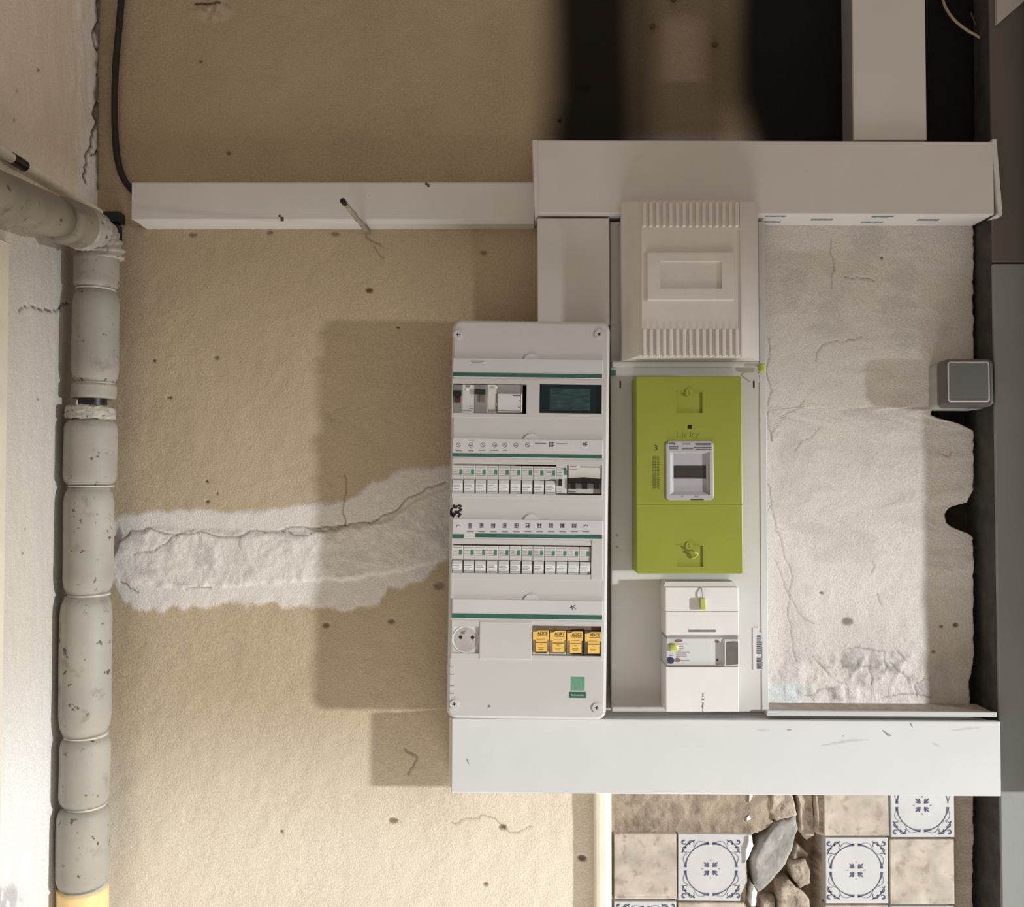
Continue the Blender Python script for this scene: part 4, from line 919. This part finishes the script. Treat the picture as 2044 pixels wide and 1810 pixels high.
# ================================================================== PIPE IN THE CORNER
XP, YP = -.626, -.095
t = thing('insulated_pipe', (XP, YP, W(180, 1700, YP).z), 'grey foam lagged pipe rising in the left corner then turning toward the viewer', 'pipe')
def lathe_seg(py0, py1, xl, xr, m, name='insulation', bul=.13, lab=None, rough=0., tilt=0):
    w0, w1 = W((xl+xr)/2, py1, YP), W((xl+xr)/2, py0, YP); L_, R_ = W(xl, (py0+py1)/2, YP).x, W(xr, (py0+py1)/2, YP).x
    cx, r = (L_+R_)/2, (R_-L_)/2*.985; n = 36; k = 14; bm = B(); rings = []
    ph = random.uniform(0, 6)
    for i in range(k+1):
        s = i/k; zz_ = w0.z+(w1.z-w0.z)*s; e = abs(2*s-1); rr = r*(1-bul*max(0, (e-.72)/.28)**2)
        rings.append([bm.verts.new((cx+rr*(1+.012*math.sin(3*a+ph+5*s)+rough*random.uniform(-1, 1))*math.cos(a), YP+rr*(1+rough*random.uniform(-1, 1))*math.sin(a), zz_+tilt*math.cos(a)*(1-s)+rough*.05*random.uniform(-1, 1))) for a in [2*PI*q/n for q in range(n)]])
    for a, b in zip(rings, rings[1:]):
        for q in range(n): bm.faces.new((a[q], a[(q+1) % n], b[(q+1) % n], b[q]))
    bm.faces.new(rings[0]); bm.faces.new(rings[-1]); bmesh.ops.recalc_face_normals(bm, faces=bm.faces)
    return obj(name, bm, m, t, lab, True)
SEG = [(507, 578, 150, 235), (581, 765, 147, 235), (767, 796, 146, 230), (838, 968, 131, 231), (972, 1185, 130, 224), (1187, 1465, 122, 220), (1467, 1605, 122, 217), (1607, 1768, 116, 216)]
for i, s in enumerate(SEG):
    lathe_seg(*s, FOAM, bul=.06 if i == 2 else .19)
lathe_seg(812, 838, 134, 228, FOAMT, 'insulation', .1, 'torn pale foam collar', .03)
lathe_seg(700, 900, 158, 212, BLK, 'inner_pipe', 0, 'dark bare pipe in the gap')
lathe_seg(1769, 1880, 117, 213, BARE, 'bare_pipe', 0, 'yellow bare pipe end')
for py, xl, xr in ((579.5, 153, 229), (766, 152, 227), (970, 139, 225), (1186, 138, 218), (1466, 131, 214), (1606, 132, 211), (1768.5, 126, 213)):
    lathe_seg(py-1.3, py+1.3, xl, xr, TIE, 'cable_tie', 0)
ze = .362; zb_ = W(185, 512, YP).z
path = smooth_path([(XP+.010, YP+.004, zb_-.004), (XP+.009, YP+.002, zb_+.014), (XP+.006, YP-.004, ze-.008), (XP+.003, YP-.026, ze), (XP, YP-.052, ze-.002)], 6)
bm = B(); n = 24; tube(bm, path, [.0305+.0035*math.sin(i*2.1)+random.uniform(-.001, .001) for i in range(len(path))], n)
for v in bm.verts: v.co += Vector((random.uniform(-1, 1), random.uniform(-1, 1), random.uniform(-1, 1)))*.0006
obj('elbow_insulation', bm, FOAMT, t, 'crumpled torn foam at the elbow', True)
for (ya, yb2, za, zb2, r) in ((YP-.040, YP-.10, ze+.001, ze-.006, .0325), (YP-.101, -.62, ze-.006, .318, .0295)):
    bm = B(); n = 12
    tube(bm, [(XP-.001, ya+(yb2-ya)*i/n, za+(zb2-za)*i/n) for i in range(n+1)], [r*(1-.14*max(0, (abs(2*i/n-1)-.8)/.2)**2) for i in range(n+1)], 30); obj('insulation', bm, FOAMB, t, 'dusty brownish lagging', True)
# ================================================================== CABLES AND SMALL THINGS
zc = W(205, 430, -.008).z
bm = B(); tube(bm, smooth_path([(-.655, -.008, zc), (-.655, -.12, zc+.002), (-.656, -.245, zc), (-.656, -.34, zc)]), .0068, 12)
t = thing('white_cable', (-.655, -.15, zc), 'off white cable running along left wall above the lagged pipe', 'cable'); obj('sheath', bm, CABW, t, None, True)
bm = B(); tube(bm, smooth_path([(-.656, -.232, zc), (-.656, -.262, zc)], 3), .0078, 12); obj('tape', bm, BLK, t, 'black tape band')
bm = B(); tube(bm, smooth_path([W(x, y, -.008) for x, y in ((245, -60), (242, 0), (237, 60), (231, 130), (229, 200), (230, 270), (235, 320), (246, 355), (262, 378), (275, 388))]), .0052, 12)
obj('black_cable', bm, CABB, None, 'black cable hanging in the left corner entering the slim trunking', True, None, 'cable')
for rect, d, lab in (((206, 421, 238, 441), .022, 'upper black cable clip at end of white cable'), ((208, 446, 234, 481), .018, 'lower black cable clip beside pipe elbow')):
    bm = B(); q = R(*rect, -d); box(bm, q[0], q[1], -d, .002, q[2], q[3], .002); obj('cable_clip', bm, BLK, None, lab, cat='clip')
bm = B(); tube(bm, smooth_path([W(1878, -20, -.006), W(1886, 12, -.010), W(1905, 40, -.014), W(1930, 60, -.016), W(1948, 70, -.016), W(1958, 78, -.014), W(1961, 86, .004)]), .0022, 8)
obj('loose_wire', bm, WIRE, None, 'ochre loose wire dangling on black wall at upper right', True, None, 'wire')
bm = B(); tube(bm, smooth_path([W(1938, 25, .0), W(1946, 45, -.006), W(1953, 58, -.006), W(1957, 72, .002)]), .0013, 8)
obj('loose_wire', bm, mat('dark_wire', (.12, .095, .07), .6), None, 'thin dark loose wire right of the ochre wire', True, None, 'wire')
p0 = W(737, 466, .004); p1 = W(686, 403, -.18)
t = thing('rod', p0, 'thin weathered rod sticking out of wall below the slim trunking', 'rod')
bm = B(); tube(bm, [p0.lerp(p1, k/8)+Vector((random.uniform(-1, 1)*.0006, 0, random.uniform(-1, 1)*.0006)) for k in range(9)], [.0034+random.uniform(0, .0007) for k in range(9)], 10); obj('shaft', bm, ROD, t)
bm = B(); tube(bm, [p0.lerp(p1, .96), p0.lerp(p1, 1.03)], .0042, 8); obj('tip', bm, BLK, t, 'dark tip')
for (x, y, lab) in ((1302, 55, 'left small dark nail in the pale streak between black patches'), (1426, 91, 'right small dark nail in the pale streak between black patches'), (1344, 1, 'dark nail at the top edge above the pale streak')):
    p = W(x, y, 0); bm = B(); cyl(bm, (p.x, p.z), .0042, -.006, -.003, 12); cyl(bm, (p.x, p.z), .0018, -.004, .006, 8); obj('nail', bm, RUST, None, lab, cat='nail')
YJ = -.054                                                 # pale plate added to imitate light falling on the jamb
pts = [W(x, y, YJ) for x, y in ((1989, -60), (2100, -60), (2044, 2), (1990, 49))]
bm = B(); prism(bm, [(p.x, p.z) for p in pts], YJ, -.0475); obj('lit_patch', bm, PALE, None, 'pale plate imitating a lit patch at the top of the grey jamb', cat='plate')
